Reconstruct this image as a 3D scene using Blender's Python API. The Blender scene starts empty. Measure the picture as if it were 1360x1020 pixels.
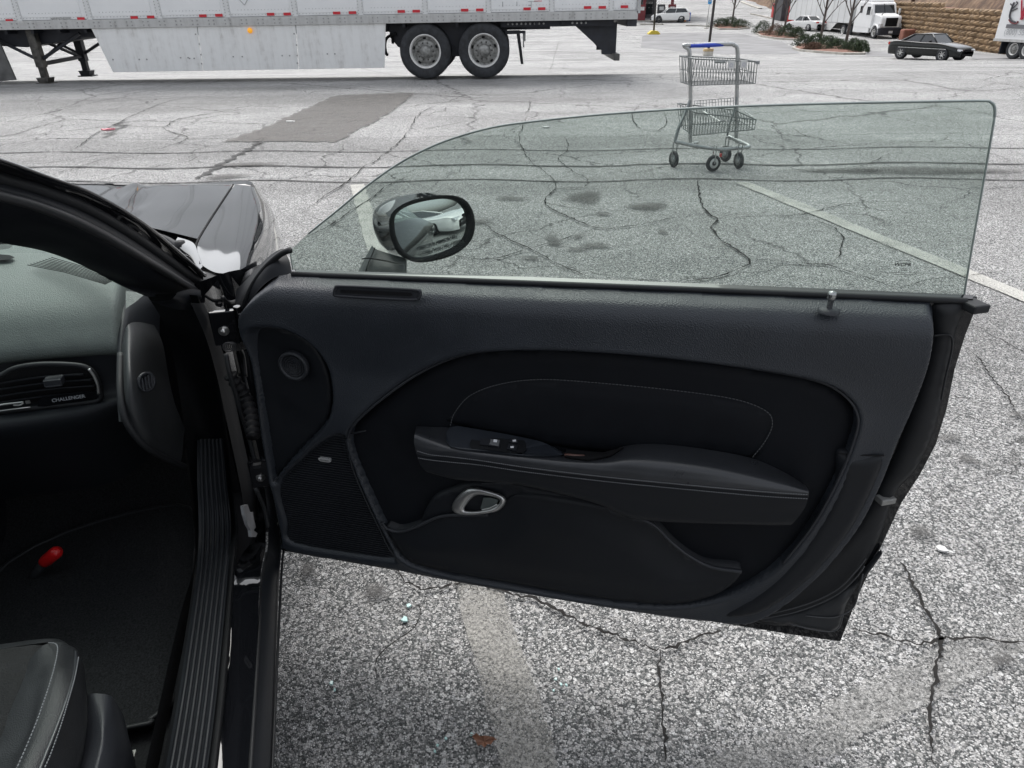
import bpy, bmesh, math, random
import numpy as np
from mathutils import Vector, Matrix
from mathutils.geometry import delaunay_2d_cdt
PI = math.pi
random.seed(7); rng = np.random.RandomState(5)
SC = bpy.context.scene
COL = SC.collection

# ------------------------------------------------------------------ camera
FPX = 942.0; TH = math.radians(28.5); RO = math.radians(0.66); HC = 1.5
fw = Vector((0, math.cos(TH), -math.sin(TH)))
up0 = Vector((0, math.sin(TH), math.cos(TH))); rt0 = Vector((1, 0, 0))
RT = math.cos(RO)*rt0 - math.sin(RO)*up0
UP = math.cos(RO)*up0 + math.sin(RO)*rt0
CAM = Vector((0, 0, HC))
cd = bpy.data.cameras.new('camera'); cam = bpy.data.objects.new('camera', cd); COL.objects.link(cam)
m = Matrix((RT, UP, -fw)).transposed().to_4x4(); m.translation = CAM
cam.matrix_world = m
cd.sensor_width = 36; cd.lens = FPX/1360*36; cd.clip_start = 0.02; cd.clip_end = 2000
SC.camera = cam

# ------------------------------------------------------------------ light
SUN_EL, SUN_AZ = 60, -14        # azimuth clockwise from +Y
w = bpy.data.worlds.new('World'); SC.world = w; w.use_nodes = True
nt = w.node_tree; nt.nodes.clear()
sky = nt.nodes.new('ShaderNodeTexSky'); sky.sky_type = 'NISHITA'; sky.sun_disc = False
sky.sun_elevation = math.radians(SUN_EL); sky.sun_rotation = math.radians(SUN_AZ)
sky.air_density = 1.0; sky.dust_density = 4.0; sky.ozone_density = 1.0
hs = nt.nodes.new('ShaderNodeHueSaturation'); hs.inputs['Saturation'].default_value = 0.26; hs.inputs['Value'].default_value = 1.0
bg = nt.nodes.new('ShaderNodeBackground'); bg.inputs['Strength'].default_value = 0.15
wo = nt.nodes.new('ShaderNodeOutputWorld')
nt.links.new(sky.outputs[0], hs.inputs['Color']); nt.links.new(hs.outputs[0], bg.inputs[0]); nt.links.new(bg.outputs[0], wo.inputs[0])
sl = bpy.data.lights.new('sun', 'SUN'); sl.energy = 0.75; sl.angle = math.radians(36); sl.color = (1, 0.975, 0.94)
so = bpy.data.objects.new('sun', sl); COL.objects.link(so)
sd = Vector((math.sin(math.radians(SUN_AZ))*math.cos(math.radians(SUN_EL)), math.cos(math.radians(SUN_AZ))*math.cos(math.radians(SUN_EL)), math.sin(math.radians(SUN_EL))))
so.rotation_euler = sd.to_track_quat('Z', 'Y').to_euler()
SC.render.engine = 'CYCLES'
SC.view_settings.view_transform = 'Standard'; SC.view_settings.look = 'None'
SC.view_settings.gamma = 1; SC.view_settings.use_curve_mapping = False
SC.view_settings.exposure = 0.88
SC.cycles.max_bounces = 8; SC.cycles.transparent_max_bounces = 12

# ------------------------------------------------------------------ pixel rays -> places in the world
def ray(px, py): return fw + RT*((px-680)/FPX) - UP*((py-510)/FPX)
PROF = [(-500, 0), (17, 0), (20, -.22), (30, -.91), (38, -1.44), (45, -1.88), (52, -2.02), (60, -2.15), (75, -2.2), (90, -1.75), (105, -1.1), (130, .8), (160, 3), (220, 7), (300, 11), (700, 20)]
def terr(x, y):
    for (a, za), (b, zb) in zip(PROF, PROF[1:]):
        if y <= b:
            t = max(0., (y-a)/(b-a)); return za+(zb-za)*t
    return PROF[-1][1]
def gp(px, py, lift=0.0):
    v = ray(px, py); t = 0.5
    while t < 600:
        p = CAM+v*t
        if p.z <= terr(p.x, p.y)+lift:
            lo, hi = t-0.5*max(1, t*.02), t
            for _ in range(30):
                mid = (lo+hi)/2; q = CAM+v*mid
                if q.z <= terr(q.x, q.y)+lift: hi = mid
                else: lo = mid
            return CAM+v*hi
        t += 0.5*max(1, t*.02)
    return CAM+v*600

# ------------------------------------------------------------------ materials
MATS = {}
def nodes(name):
    mt = bpy.data.materials.new(name); mt.use_nodes = True
    n = mt.node_tree; b = n.nodes['Principled BSDF']; return mt, n, b
def N(n, typ, **k):
    x = n.nodes.new(typ)
    for a, v in k.items():
        if a[0] == '_': x.inputs[int(a[1:])].default_value = v
        else: setattr(x, a, v)
    return x
def ramp(n, src, stops, interp='LINEAR'):
    r = n.nodes.new('ShaderNodeValToRGB'); r.color_ramp.interpolation = interp
    e = r.color_ramp.elements
    while len(e) > 1: e.remove(e[0])
    e[0].position = stops[0][0]; e[0].color = (*stops[0][1], 1) if len(stops[0][1]) == 3 else stops[0][1]
    for p, c in stops[1:]:
        q = e.new(p); q.color = (*c, 1) if len(c) == 3 else c
    n.links.new(src, r.inputs[0]); return r
def g(v): return (v, v, v)
def mat(name, col, rough=.5, metal=0, var=.12, vs=6, grain=0, gs=400, coat=0, spec=.5, fine=None):
    if name in MATS: return MATS[name]
    mt, n, b = nodes(name); L = n.links
    tc = N(n, 'ShaderNodeTexCoord')
    nz = N(n, 'ShaderNodeTexNoise'); nz.inputs['Scale'].default_value = vs; nz.inputs['Detail'].default_value = 6
    L.new(tc.outputs['Object'], nz.inputs['Vector'])
    lo = tuple(c*(1-var) for c in col); hi = tuple(min(1, c*(1+var)) for c in col)
    r = ramp(n, nz.outputs[0], [(.3, lo), (.7, hi)])
    L.new(r.outputs[0], b.inputs['Base Color'])
    rr = ramp(n, nz.outputs[0], [(.3, g(max(0, rough-.06))), (.7, g(min(1, rough+.06)))])
    L.new(rr.outputs[0], b.inputs['Roughness'])
    b.inputs['Metallic'].default_value = metal
    b.inputs['Specular IOR Level'].default_value = spec
    if coat: b.inputs['Coat Weight'].default_value = coat; b.inputs['Coat Roughness'].default_value = .03
    if grain:
        v = N(n, 'ShaderNodeTexVoronoi'); v.inputs['Scale'].default_value = gs
        L.new(tc.outputs['Object'], v.inputs['Vector'])
        bp = N(n, 'ShaderNodeBump'); bp.inputs['Strength'].default_value = grain; bp.inputs['Distance'].default_value = .002
        L.new(v.outputs['Distance'], bp.inputs['Height']); L.new(bp.outputs[0], b.inputs['Normal'])
    MATS[name] = mt; return mt

def asphalt():
    mt, n, b = nodes('aged asphalt'); L = n.links
    tc = N(n, 'ShaderNodeTexCoord'); O = tc.outputs['Object']
    def voro(s, feat='F1', rnd=1):
        v = N(n, 'ShaderNodeTexVoronoi'); v.feature = feat; v.inputs['Scale'].default_value = s; v.inputs['Randomness'].default_value = rnd
        L.new(O, v.inputs['Vector']); return v
    def noise(s, d=5, r=.6):
        v = N(n, 'ShaderNodeTexNoise'); v.inputs['Scale'].default_value = s; v.inputs['Detail'].default_value = d; v.inputs['Roughness'].default_value = r
        L.new(O, v.inputs['Vector']); return v
    def mix(a, c, f, mode='MIX'):
        x = N(n, 'ShaderNodeMix'); x.data_type = 'RGBA'; x.blend_type = mode
        for s, t in ((a, 6), (c, 7)):
            if isinstance(s, tuple): x.inputs[t].default_value = (*s, 1)
            else: L.new(s, x.inputs[t])
        if isinstance(f, float): x.inputs[0].default_value = f
        else: L.new(f, x.inputs[0])
        return x.outputs[2]
    vs = voro(235); vb = voro(135)
    sep = N(n, 'ShaderNodeSeparateColor'); L.new(vs.outputs['Color'], sep.inputs[0])
    sepb = N(n, 'ShaderNodeSeparateColor'); L.new(vb.outputs['Color'], sepb.inputs[0])
    stone = ramp(n, sep.outputs[0], [(0, (.05, .05, .052)), (.35, (.115, .124, .122)), (.6, (.21, .208, .204)), (.82, (.36, .357, .352)), (1, (.62, .617, .61))])
    big = ramp(n, sepb.outputs[1], [(.75, (.12, .12, .115)), (.8, (.36, .355, .345)), (1, (.58, .57, .56))])
    bm = ramp(n, sepb.outputs[1], [(.78, g(0)), (.8, g(.85))])
    rim = ramp(n, vs.outputs['Distance'], [(.35, g(1)), (.75, g(.48))])
    c1 = mix(stone.outputs[0], big.outputs[0], bm.outputs[0])
    vc = voro(78); sepc = N(n, 'ShaderNodeSeparateColor'); L.new(vc.outputs['Color'], sepc.inputs[0])
    bigc = ramp(n, sepc.outputs[2], [(.86, (.10, .10, .10)), (.93, (.34, .34, .345)), (1, (.66, .66, .65))])
    lm = N(n, 'ShaderNodeMath', operation='LESS_THAN'); L.new(vc.outputs['Distance'], lm.inputs[0]); lm.inputs[1].default_value = .42
    gm_ = N(n, 'ShaderNodeMath', operation='GREATER_THAN'); L.new(sepc.outputs[2], gm_.inputs[0]); gm_.inputs[1].default_value = .87
    mm_ = N(n, 'ShaderNodeMath', operation='MULTIPLY'); L.new(lm.outputs[0], mm_.inputs[0]); L.new(gm_.outputs[0], mm_.inputs[1])
    c1 = mix(c1, bigc.outputs[0], mm_.outputs[0])
    c2 = mix(c1, rim.outputs[0], .8, 'MULTIPLY')
    patch = noise(.55, 6, .62); pr = ramp(n, patch.outputs[0], [(.28, g(.62)), (.72, g(.92))])
    p2 = noise(7, 5, .7); pr2 = ramp(n, p2.outputs[0], [(.3, g(.88)), (.72, g(1.10))])
    c3 = mix(c2, pr.outputs[0], 1.0, 'MULTIPLY'); c4 = mix(c3, pr2.outputs[0], 1.0, 'MULTIPLY')
    # painted light: ground darker near the car for shade, paler with distance for glare
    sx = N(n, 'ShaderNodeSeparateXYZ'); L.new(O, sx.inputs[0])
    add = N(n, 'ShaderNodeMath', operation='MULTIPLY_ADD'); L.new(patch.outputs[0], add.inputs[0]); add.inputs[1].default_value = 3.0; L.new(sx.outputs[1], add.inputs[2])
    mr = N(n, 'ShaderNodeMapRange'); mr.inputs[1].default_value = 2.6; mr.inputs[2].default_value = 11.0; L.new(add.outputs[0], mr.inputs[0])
    shade_glare = ramp(n, mr.outputs[0], [(0, g(1.40)), (.35, g(1.55)), (1, g(1.86))])  # near shade and far glare held in this colour multiplier
    c5 = mix(c4, shade_glare.outputs[0], 1.0, 'MULTIPLY')
    # streaks across the far lot
    mp = N(n, 'ShaderNodeMapping'); mp.inputs['Scale'].default_value = (.06, .5, 1); L.new(O, mp.inputs[0])
    st = N(n, 'ShaderNodeTexNoise'); st.inputs['Scale'].default_value = 1.3; st.inputs['Detail'].default_value = 7; L.new(mp.outputs[0], st.inputs['Vector'])
    str_ = ramp(n, st.outputs[0], [(.38, g(.8)), (.55, g(1.06))])
    c6 = mix(c5, str_.outputs[0], 1.0, 'MULTIPLY')
    # hairline cracks
    wn = noise(2.2, 4); mv = N(n, 'ShaderNodeVectorMath', operation='MULTIPLY_ADD'); L.new(wn.outputs['Color'], mv.inputs[0]); mv.inputs[1].default_value = (.55, .55, 0); L.new(O, mv.inputs[2])
    cv = N(n, 'ShaderNodeTexVoronoi'); cv.feature = 'DISTANCE_TO_EDGE'; cv.inputs['Scale'].default_value = .62; L.new(mv.outputs[0], cv.inputs['Vector'])
    cr = ramp(n, cv.outputs[0], [(.002, g(.32)), (.008, g(1))])
    cm = noise(.35, 2); cmr = ramp(n, cm.outputs[0], [(.40, g(0)), (.50, g(1))])
    c7 = mix(c6, mix(c6, cr.outputs[0], 1.0, 'MULTIPLY'), cmr.outputs[0])
    cv2 = N(n, 'ShaderNodeTexVoronoi'); cv2.feature = 'DISTANCE_TO_EDGE'; cv2.inputs['Scale'].default_value = .23; L.new(mv.outputs[0], cv2.inputs['Vector'])
    cr2 = ramp(n, cv2.outputs[0], [(.0015, g(.35)), (.005, g(1))])
    far = N(n, 'ShaderNodeMapRange'); far.inputs[1].default_value = 8; far.inputs[2].default_value = 9; L.new(sx.outputs[1], far.inputs[0])
    c7 = mix(c7, mix(c7, cr2.outputs[0], 1.0, 'MULTIPLY'), far.outputs[0])
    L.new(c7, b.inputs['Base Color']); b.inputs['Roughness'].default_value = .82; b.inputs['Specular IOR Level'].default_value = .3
    bp = N(n, 'ShaderNodeBump'); bp.inputs['Strength'].default_value = .9; bp.inputs['Distance'].default_value = .004; bp.invert = True
    L.new(vs.outputs['Distance'], bp.inputs['Height'])
    L.new(bp.outputs[0], b.inputs['Normal'])
    return mt
def paint_on_ground(name, col, cover=.5, scale=60, edge=0, rough=.8, soft=.06, attr=None):
    mt, n, b = nodes(name); L = n.links
    tc = N(n, 'ShaderNodeTexCoord')
    nz = N(n, 'ShaderNodeTexNoise'); nz.inputs['Scale'].default_value = scale; nz.inputs['Detail'].default_value = 6; nz.inputs['Roughness'].default_value = .75
    L.new(tc.outputs['Object'], nz.inputs['Vector'])
    n2 = N(n, 'ShaderNodeTexNoise'); n2.inputs['Scale'].default_value = 5; n2.inputs['Detail'].default_value = 4
    L.new(tc.outputs['Object'], n2.inputs['Vector'])
    ad = N(n, 'ShaderNodeMath', operation='MULTIPLY_ADD'); L.new(n2.outputs[0], ad.inputs[0]); ad.inputs[1].default_value = .35; L.new(nz.outputs[0], ad.inputs[2])
    a = ramp(n, ad.outputs[0], [(.675-soft-cover*.2, g(0)), (.675+soft-cover*.2, g(1))])
    v = N(n, 'ShaderNodeTexVoronoi'); v.inputs['Scale'].default_value = 150; L.new(tc.outputs['Object'], v.inputs['Vector'])
    cr = ramp(n, v.outputs['Distance'], [(.3, col), (.9, tuple(c*.6 for c in col))])
    L.new(cr.outputs[0], b.inputs['Base Color']); b.inputs['Roughness'].default_value = rough
    if attr:
        an = N(n, 'ShaderNodeAttribute'); an.attribute_name = attr; mu = N(n, 'ShaderNodeMath', operation='MULTIPLY'); L.new(an.outputs['Fac'], mu.inputs[0]); L.new(a.outputs[0], mu.inputs[1]); L.new(mu.outputs[0], b.inputs['Alpha'])
    else: L.new(a.outputs[0], b.inputs['Alpha'])
    return mt
def solid(name, col, rough=.5, metal=0, **k): return mat(name, col, rough, metal, **k)

M = dict(
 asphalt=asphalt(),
 gloss=mat('gloss black paint', (.006, .0065, .008), .04, 0, .1, 3, coat=1.0, spec=.12),
 plastic=mat('black grained plastic', (.021, .023, .028), .46, 0, .1, 9, grain=.25, gs=520, spec=.45),
 plastic2=mat('smooth black plastic', (.0105, .012, .0150), .48, 0, .12, 5, spec=.28),
 vinyl=mat('black leatherette', (.025, .027, .031), .33, 0, .1, 20, grain=.10, gs=700, spec=.6),
 cloth=mat('matte black insert', (.0075, .0086, .0112), .62, 0, .1, 30, grain=.15, gs=900, spec=.15),
 grille=mat('speaker grille black', (.006, .007, .010), .7, 0, .2, 50, spec=.2),
 rubber=mat('black rubber', (.010, .011, .013), .6, 0, .2, 12, spec=.4),
 dash=mat('lit black dash skin', (.105, .122, .115), .5, 0, .08, 30, grain=.5, gs=420, spec=.4),  # black skin, brightened green-grey in colour for light through the windscreen
 satin=mat('satin silver', (.60, .60, .59), .36, .9, .06, 30),
 steel=mat('zinc plated steel', (.42, .43, .43), .3, .9, .12, 20),
 dull=mat('dull cart steel', (.20, .215, .215), .38, .7, .2, 30),
 red=mat('red plastic', (.62, .012, .014), .35, 0, .06, 20),
 carpet=mat('black carpet', (.026, .027, .029), .95, 0, .45, 260, grain=1.0, gs=900, spec=.1),
 thread=mat('grey stitching', (.15, .155, .165), .7, 0, .1, 30),
 white=mat('white truck paint', (.78, .785, .785), .42, 0, .05, .8),
 dirtywhite=mat('road dirty white panel', (.79, .79, .785), .55, 0, .18, 1.5),
 alu=mat('dirty aluminium rail', (.42, .42, .41), .5, .3, .35, 5),
 rivet=mat('grey rivet', (.30, .30, .30), .5, .4, .1, 5),
 chassis=mat('dark chassis steel', (.022, .024, .032), .6, 0, .4, 5),
 greasy=mat('greasy landing gear steel', (.07, .066, .06), .5, .2, .8, 9),
 tyre=mat('truck tyre rubber', (.028, .030, .034), .75, 0, .5, 14),
 rimw=mat('painted white rim', (.76, .75, .73), .45, .1, .15, 10),
 hub=mat('grimy steel hub', (.26, .26, .25), .5, .5, .5, 14),
 tape_red=mat('red reflective tape', (.58, .015, .03), .35, 0, .1, 9),
 tape_white=mat('pale reflective tape', (.72, .72, .70), .35, 0, .1, 9),
 black=mat('flat black', (.008, .008, .009), .8, 0, .1, 9, spec=.2),
 blue=mat('blue plastic grip', (.02, .055, .42), .4, 0, .1, 20),
 redwhite=mat('caster white', (.6, .6, .58), .5, 0, .1, 20),
 concrete=mat('pale concrete', (.46, .44, .40), .85, 0, .25, 4),
 curb=mat('kerb concrete', (.40, .38, .34), .85, 0, .3, 2),
 pole=mat('bronze pole paint', (.035, .032, .032), .55, 0, .2, 3),
 wood=mat('weathered wood pole', (.09, .055, .04), .85, 0, .4, 4),
 bark=mat('bare tree bark', (.085, .072, .066), .9, 0, .35, 6),
 mulch=mat('reddish mulch', (.17, .085, .06), .95, 0, .5, 9),
 leaf=mat('juniper foliage', (.026, .040, .018), .8, 0, .6, 5, spec=.2),
 leafb=mat('browned shrub foliage', (.085, .05, .034), .85, 0, .5, 5, spec=.2),
 sedan=mat('dark green black car paint', (.008, .010, .010), .2, 0, .1, 3, coat=.5, spec=.2),
 carwhite=mat('white car paint', (.78, .78, .77), .15, 0, .03, 3, coat=.8),
 carglass=mat('dark car glass', (.02, .023, .025), .05, 0, .05, 3, spec=.9),
 chrome=mat('chrome', (.8, .8, .8), .1, 1, .03, 3),
 lamp=mat('clear lamp lens', (.62, .63, .64), .1, .3, .1, 30, coat=1),
 lampred=mat('red lamp lens', (.5, .02, .01), .2, 0, .1, 30),
 yellow=mat('safety yellow', (.60, .46, .05), .6, 0, .2, 6),
 orange=mat('orange plastic', (.75, .26, .03), .5, 0, .1, 6),
 maroon=mat('maroon paint', (.16, .02, .025), .5, 0, .2, 3),
 redpaint=mat('faded red paint', (.48, .03, .03), .5, 0, .2, 3),
 darkwall=mat('dark shed wall', (.06, .06, .065), .7, 0, .3, 2),
 bluesign=mat('blue sign face', (.05, .30, .62), .4, 0, .05, 9),
 tan=mat('tan stone', (.23, .155, .088), .9, 0, .55, 2.6),
 redstone=mat('red brown stone', (.24, .10, .07), .9, 0, .3, 2),
 ceramic=mat('broken glass aqua', (.42, .62, .60), .15, 0, .15, 60),
 deadleaf=mat('dead brown leaf', (.15, .065, .035), .7, 0, .35, 50),
 paper=mat('white litter paper', (.58, .58, .57), .7, 0, .05, 9),
 pink=mat('pink litter', (.72, .26, .30), .6, 0, .2, 40),
 stripe=paint_on_ground('worn white stall paint', (.50, .495, .46), .45, 110, soft=.10),
 stripeold=paint_on_ground('old worn stall paint', (.40, .39, .36), -.1, 130, soft=.14),
 stripefaint=paint_on_ground('nearly worn off paint', (.38, .376, .36), -.48, 120, soft=.17),
 crack=mat('crack dirt', (.026, .025, .024), .95, 0, .4, 30, spec=.1),
 darkline=paint_on_ground('thin dark line', (.05, .05, .05), .62, 9, soft=.16),  # dark tone of the thin lines across the lot
 patch=paint_on_ground('brown grey repair patch', (.165, .157, .148), .42, 70, soft=.24),
 oil=paint_on_ground('dark oil spot', (.075, .073, .07), .3, 60, soft=.22, attr='soak'),
 etch=mat('dark etched print', (.03, .035, .035), .6, 0, .05, 9),
 print_=mat('grey print', (.42, .43, .44), .6, 0, .05, 9),
 printdark=mat('dark print', (.06, .06, .07), .6, 0, .05, 9),
)
# mirror, glass, lit lamp, hillside
mt, n, b = nodes('mirror glass'); b.inputs['Metallic'].default_value = 1; b.inputs['Base Color'].default_value = (.72, .77, .76, 1); b.inputs['Roughness'].default_value = .015; M['mirror'] = mt
def tinted(name, tint, ior=1.5, refl=1.0, dust=0.0):
    mt = bpy.data.materials.new(name); mt.use_nodes = True; n = mt.node_tree; n.nodes.clear(); L = n.links
    tr = N(n, 'ShaderNodeBsdfTransparent'); tr.inputs[0].default_value = (*tint, 1)
    gl = N(n, 'ShaderNodeBsdfGlossy'); gl.inputs['Roughness'].default_value = .01; gl.inputs[0].default_value = (refl,)*3+(1,)
    fr = N(n, 'ShaderNodeFresnel'); ge = N(n, 'ShaderNodeNewGeometry'); im = N(n, 'ShaderNodeMix'); im.data_type = 'FLOAT'
    im.inputs[2].default_value = ior; im.inputs[3].default_value = 1/ior; L.new(ge.outputs['Backfacing'], im.inputs[0]); L.new(im.outputs[0], fr.inputs[0])
    mx = N(n, 'ShaderNodeMixShader'); L.new(fr.outputs[0], mx.inputs[0]); L.new(tr.outputs[0], mx.inputs[1]); L.new(gl.outputs[0], mx.inputs[2])
    out = N(n, 'ShaderNodeOutputMaterial'); last = mx
    if dust:
        df = N(n, 'ShaderNodeBsdfDiffuse'); df.inputs[0].default_value = (.55, .62, .58, 1)
        tc = N(n, 'ShaderNodeTexCoord'); nz = N(n, 'ShaderNodeTexNoise'); nz.inputs['Scale'].default_value = 5; nz.inputs['Detail'].default_value = 8
        mp = N(n, 'ShaderNodeMapping'); mp.inputs['Scale'].default_value = (1, 1, .25); L.new(tc.outputs['Object'], mp.inputs[0]); L.new(mp.outputs[0], nz.inputs['Vector'])
        r = ramp(n, nz.outputs[0], [(.3, g(dust*.7)), (.7, g(dust*1.3))])
        m2 = N(n, 'ShaderNodeMixShader'); L.new(r.outputs[0], m2.inputs[0]); L.new(mx.outputs[0], m2.inputs[1]); L.new(df.outputs[0], m2.inputs[2]); last = m2
    L.new(last.outputs[0], out.inputs[0]); return mt
M['glass'] = tinted('green tinted door glass', (.775, .822, .803), 1.45, dust=.014)
M['glassedge'] = mat('ground glass edge', (.30, .34, .33), .35, 0, .1, 20)
M['windshield'] = tinted('windshield glass', (.80, .90, .86), 1.45)
mt, n, b = nodes('amber lamp lit'); b.inputs['Base Color'].default_value = (.9, .4, .03, 1); b.inputs['Emission Color'].default_value = (1, .45, .03, 1); b.inputs['Emission Strength'].default_value = .22; M['amber'] = mt
def hillmat():
    mt, n, b = nodes('dry leaf covered slope'); L = n.links
    tc = N(n, 'ShaderNodeTexCoord')
    a = N(n, 'ShaderNodeTexNoise'); a.inputs['Scale'].default_value = .35; a.inputs['Detail'].default_value = 8; a.inputs['Roughness'].default_value = .7; L.new(tc.outputs['Object'], a.inputs[0])
    c = N(n, 'ShaderNodeTexVoronoi'); c.inputs['Scale'].default_value = 1.6; L.new(tc.outputs['Object'], c.inputs['Vector'])
    r = ramp(n, a.outputs[0], [(.3, (.045, .028, .02)), (.45, (.13, .078, .05)), (.58, (.22, .145, .092)), (.75, (.10, .065, .042))])
    r2 = ramp(n, c.outputs['Distance'], [(.1, g(1.25)), (.6, g(.65))])
    x = N(n, 'ShaderNodeMix'); x.data_type = 'RGBA'; x.blend_type = 'MULTIPLY'; x.inputs[0].default_value = .8
    L.new(r.outputs[0], x.inputs[6]); L.new(r2.outputs[0], x.inputs[7]); L.new(x.outputs[2], b.inputs['Base Color'])
    b.inputs['Roughness'].default_value = .95
    bp = N(n, 'ShaderNodeBump'); bp.inputs['Strength'].default_value = .8; bp.inputs['Distance'].default_value = .3
    L.new(a.outputs[0], bp.inputs['Height']); L.new(bp.outputs[0], b.inputs['Normal']); return mt
M['hill'] = hillmat()
def streaky(name, col, dirt, rough=.5):
    mt, n, b = nodes(name); L = n.links
    tc = N(n, 'ShaderNodeTexCoord'); mp = N(n, 'ShaderNodeMapping'); mp.inputs['Scale'].default_value = (3.2, 1, .35); L.new(tc.outputs['Object'], mp.inputs[0])
    a = N(n, 'ShaderNodeTexNoise'); a.inputs['Scale'].default_value = 2.2; a.inputs['Detail'].default_value = 8; a.inputs['Roughness'].default_value = .7; L.new(mp.outputs[0], a.inputs[0])
    c = N(n, 'ShaderNodeTexNoise'); c.inputs['Scale'].default_value = 9; c.inputs['Detail'].default_value = 6; L.new(tc.outputs['Object'], c.inputs[0])
    ad = N(n, 'ShaderNodeMath', operation='MULTIPLY_ADD'); L.new(c.outputs[0], ad.inputs[0]); ad.inputs[1].default_value = .4; L.new(a.outputs[0], ad.inputs[2])
    r = ramp(n, ad.outputs[0], [(.48, dirt), (.62, tuple((p*3+q)/4 for p, q in zip(col, dirt))), (.78, col)])
    L.new(r.outputs[0], b.inputs['Base Color']); b.inputs['Roughness'].default_value = rough; return mt
M['dirtywhite'] = streaky('road dirty white skirt', (.82, .82, .81), (.60, .59, .57))
M['alu'] = streaky('stained aluminium rail', (.52, .52, .51), (.27, .26, .25), .45)

# ------------------------------------------------------------------ object helpers
def link(name, me, parent=None):
    o = bpy.data.objects.new(name, me); COL.objects.link(o)
    if parent is not None: o.parent = parent
    return o
def meshobj(name, V, F, material, parent=None, smooth=False, recalc=True):
    me = bpy.data.meshes.new(name)
    me.from_pydata([tuple(v) for v in V], [], [tuple(f) for f in F])
    me.materials.append(material)
    if recalc:
        bm = bmesh.new(); bm.from_mesh(me); bmesh.ops.recalc_face_normals(bm, faces=bm.faces); bm.to_mesh(me); bm.free()
    if smooth: me.polygons.foreach_set('use_smooth', [True]*len(me.polygons))
    me.update(); return link(name, me, parent)
def thing(name, label, cat, loc=(0, 0, 0), rz=0, group=None):
    o = bpy.data.objects.new(name, None); COL.objects.link(o); o.location = loc; o.rotation_euler = (0, 0, rz); o.empty_display_size = .1
    return tag(o, label, cat, group)
def tag(o, label, cat, group=None):
    o['label'] = label; o['category'] = cat
    if group: o['group'] = group
    return o
def struct(o): o['kind'] = 'structure'; return o
def stuff(o): o['kind'] = 'stuff'; return o

class MB:
    def __init__(s): s.V = []; s.F = []; s.sm = []
    def add(s, V, F, smooth=False):
        b = len(s.V); s.V += [tuple(v) for v in V]; s.F += [tuple(i+b for i in f) for f in F]; s.sm += [smooth]*len(F); return s
    def box(s, c, d, rot=None):
        V = [Vector((x*d[0]/2, y*d[1]/2, z*d[2]/2)) for x in (-1, 1) for y in (-1, 1) for z in (-1, 1)]
        if rot is not None: V = [rot @ v for v in V]
        V = [v+Vector(c) for v in V]
        return s.add(V, [(0, 1, 3, 2), (4, 6, 7, 5), (0, 4, 5, 1), (2, 3, 7, 6), (0, 2, 6, 4), (1, 5, 7, 3)])
    def prism(s, poly, axis, a, b):      # poly 2D, extruded along axis ('x','y','z') from a to b
        def P(p, t): return {'x': (t, p[0], p[1]), 'y': (p[0], t, p[1]), 'z': (p[0], p[1], t)}[axis]
        k = len(poly); V = [P(p, a) for p in poly]+[P(p, b) for p in poly]
        return s.add(V, [tuple(range(k)), tuple(range(2*k-1, k-1, -1))]+[(i, (i+1) % k, k+(i+1) % k, k+i) for i in range(k)])
    def tube(s, pts, r, n=8, closed=False, caps=True):
        pts = [Vector(p) for p in pts]; k = len(pts)
        rr = r if isinstance(r, (list, tuple)) else [r]*k
        V = []; prev = None
        for i, p in enumerate(pts):
            if closed: t = pts[(i+1) % k]-pts[i-1]
            else: t = pts[min(i+1, k-1)]-pts[max(i-1, 0)]
            if t.length < 1e-9: t = Vector((0, 0, 1))
            t.normalize()
            if prev is None:
                a = t.orthogonal().normalized()
            else:
                a = prev-t*prev.dot(t)
                a = a.normalized() if a.length > 1e-6 else t.orthogonal().normalized()
            prev = a; bb = t.cross(a)
            for j in range(n):
                th = 2*PI*j/n; V.append(p+(a*math.cos(th)+bb*math.sin(th))*rr[i])
        F = []
        for i in range(k if closed else k-1):
            for j in range(n):
                F.append((i*n+j, i*n+(j+1) % n, ((i+1) % k)*n+(j+1) % n, ((i+1) % k)*n+j))
        if caps and not closed: F += [tuple(range(n-1, -1, -1)), tuple((k-1)*n+j for j in range(n))]
        return s.add(V, F, n > 5)
    def lathe(s, prof, c, axis=(0, 0, 1), n=24):   # prof [(r,t)] along axis
        ax = Vector(axis).normalized(); a = ax.orthogonal().normalized(); bb = ax.cross(a); c = Vector(c)
        V = []
        for r, t in prof:
            for j in range(n):
                th = 2*PI*j/n; V.append(c+ax*t+(a*math.cos(th)+bb*math.sin(th))*r)
        F = [(i*n+j, i*n+(j+1) % n, (i+1)*n+(j+1) % n, (i+1)*n+j) for i in range(len(prof)-1) for j in range(n)]
        return s.add(V, F, True)
    def build(s, name, material, parent=None, bevel=0):
        o = meshobj(name, s.V, s.F, material, parent)
        if any(s.sm):
            o.data.polygons.foreach_set('use_smooth', s.sm)
        if bevel:
            b = o.modifiers.new('bevel', 'BEVEL'); b.width = bevel; b.segments = 2; b.limit_method = 'ANGLE'
            wn = o.modifiers.new('wn', 'WEIGHTED_NORMAL'); wn.keep_sharp = True
        return o

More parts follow.
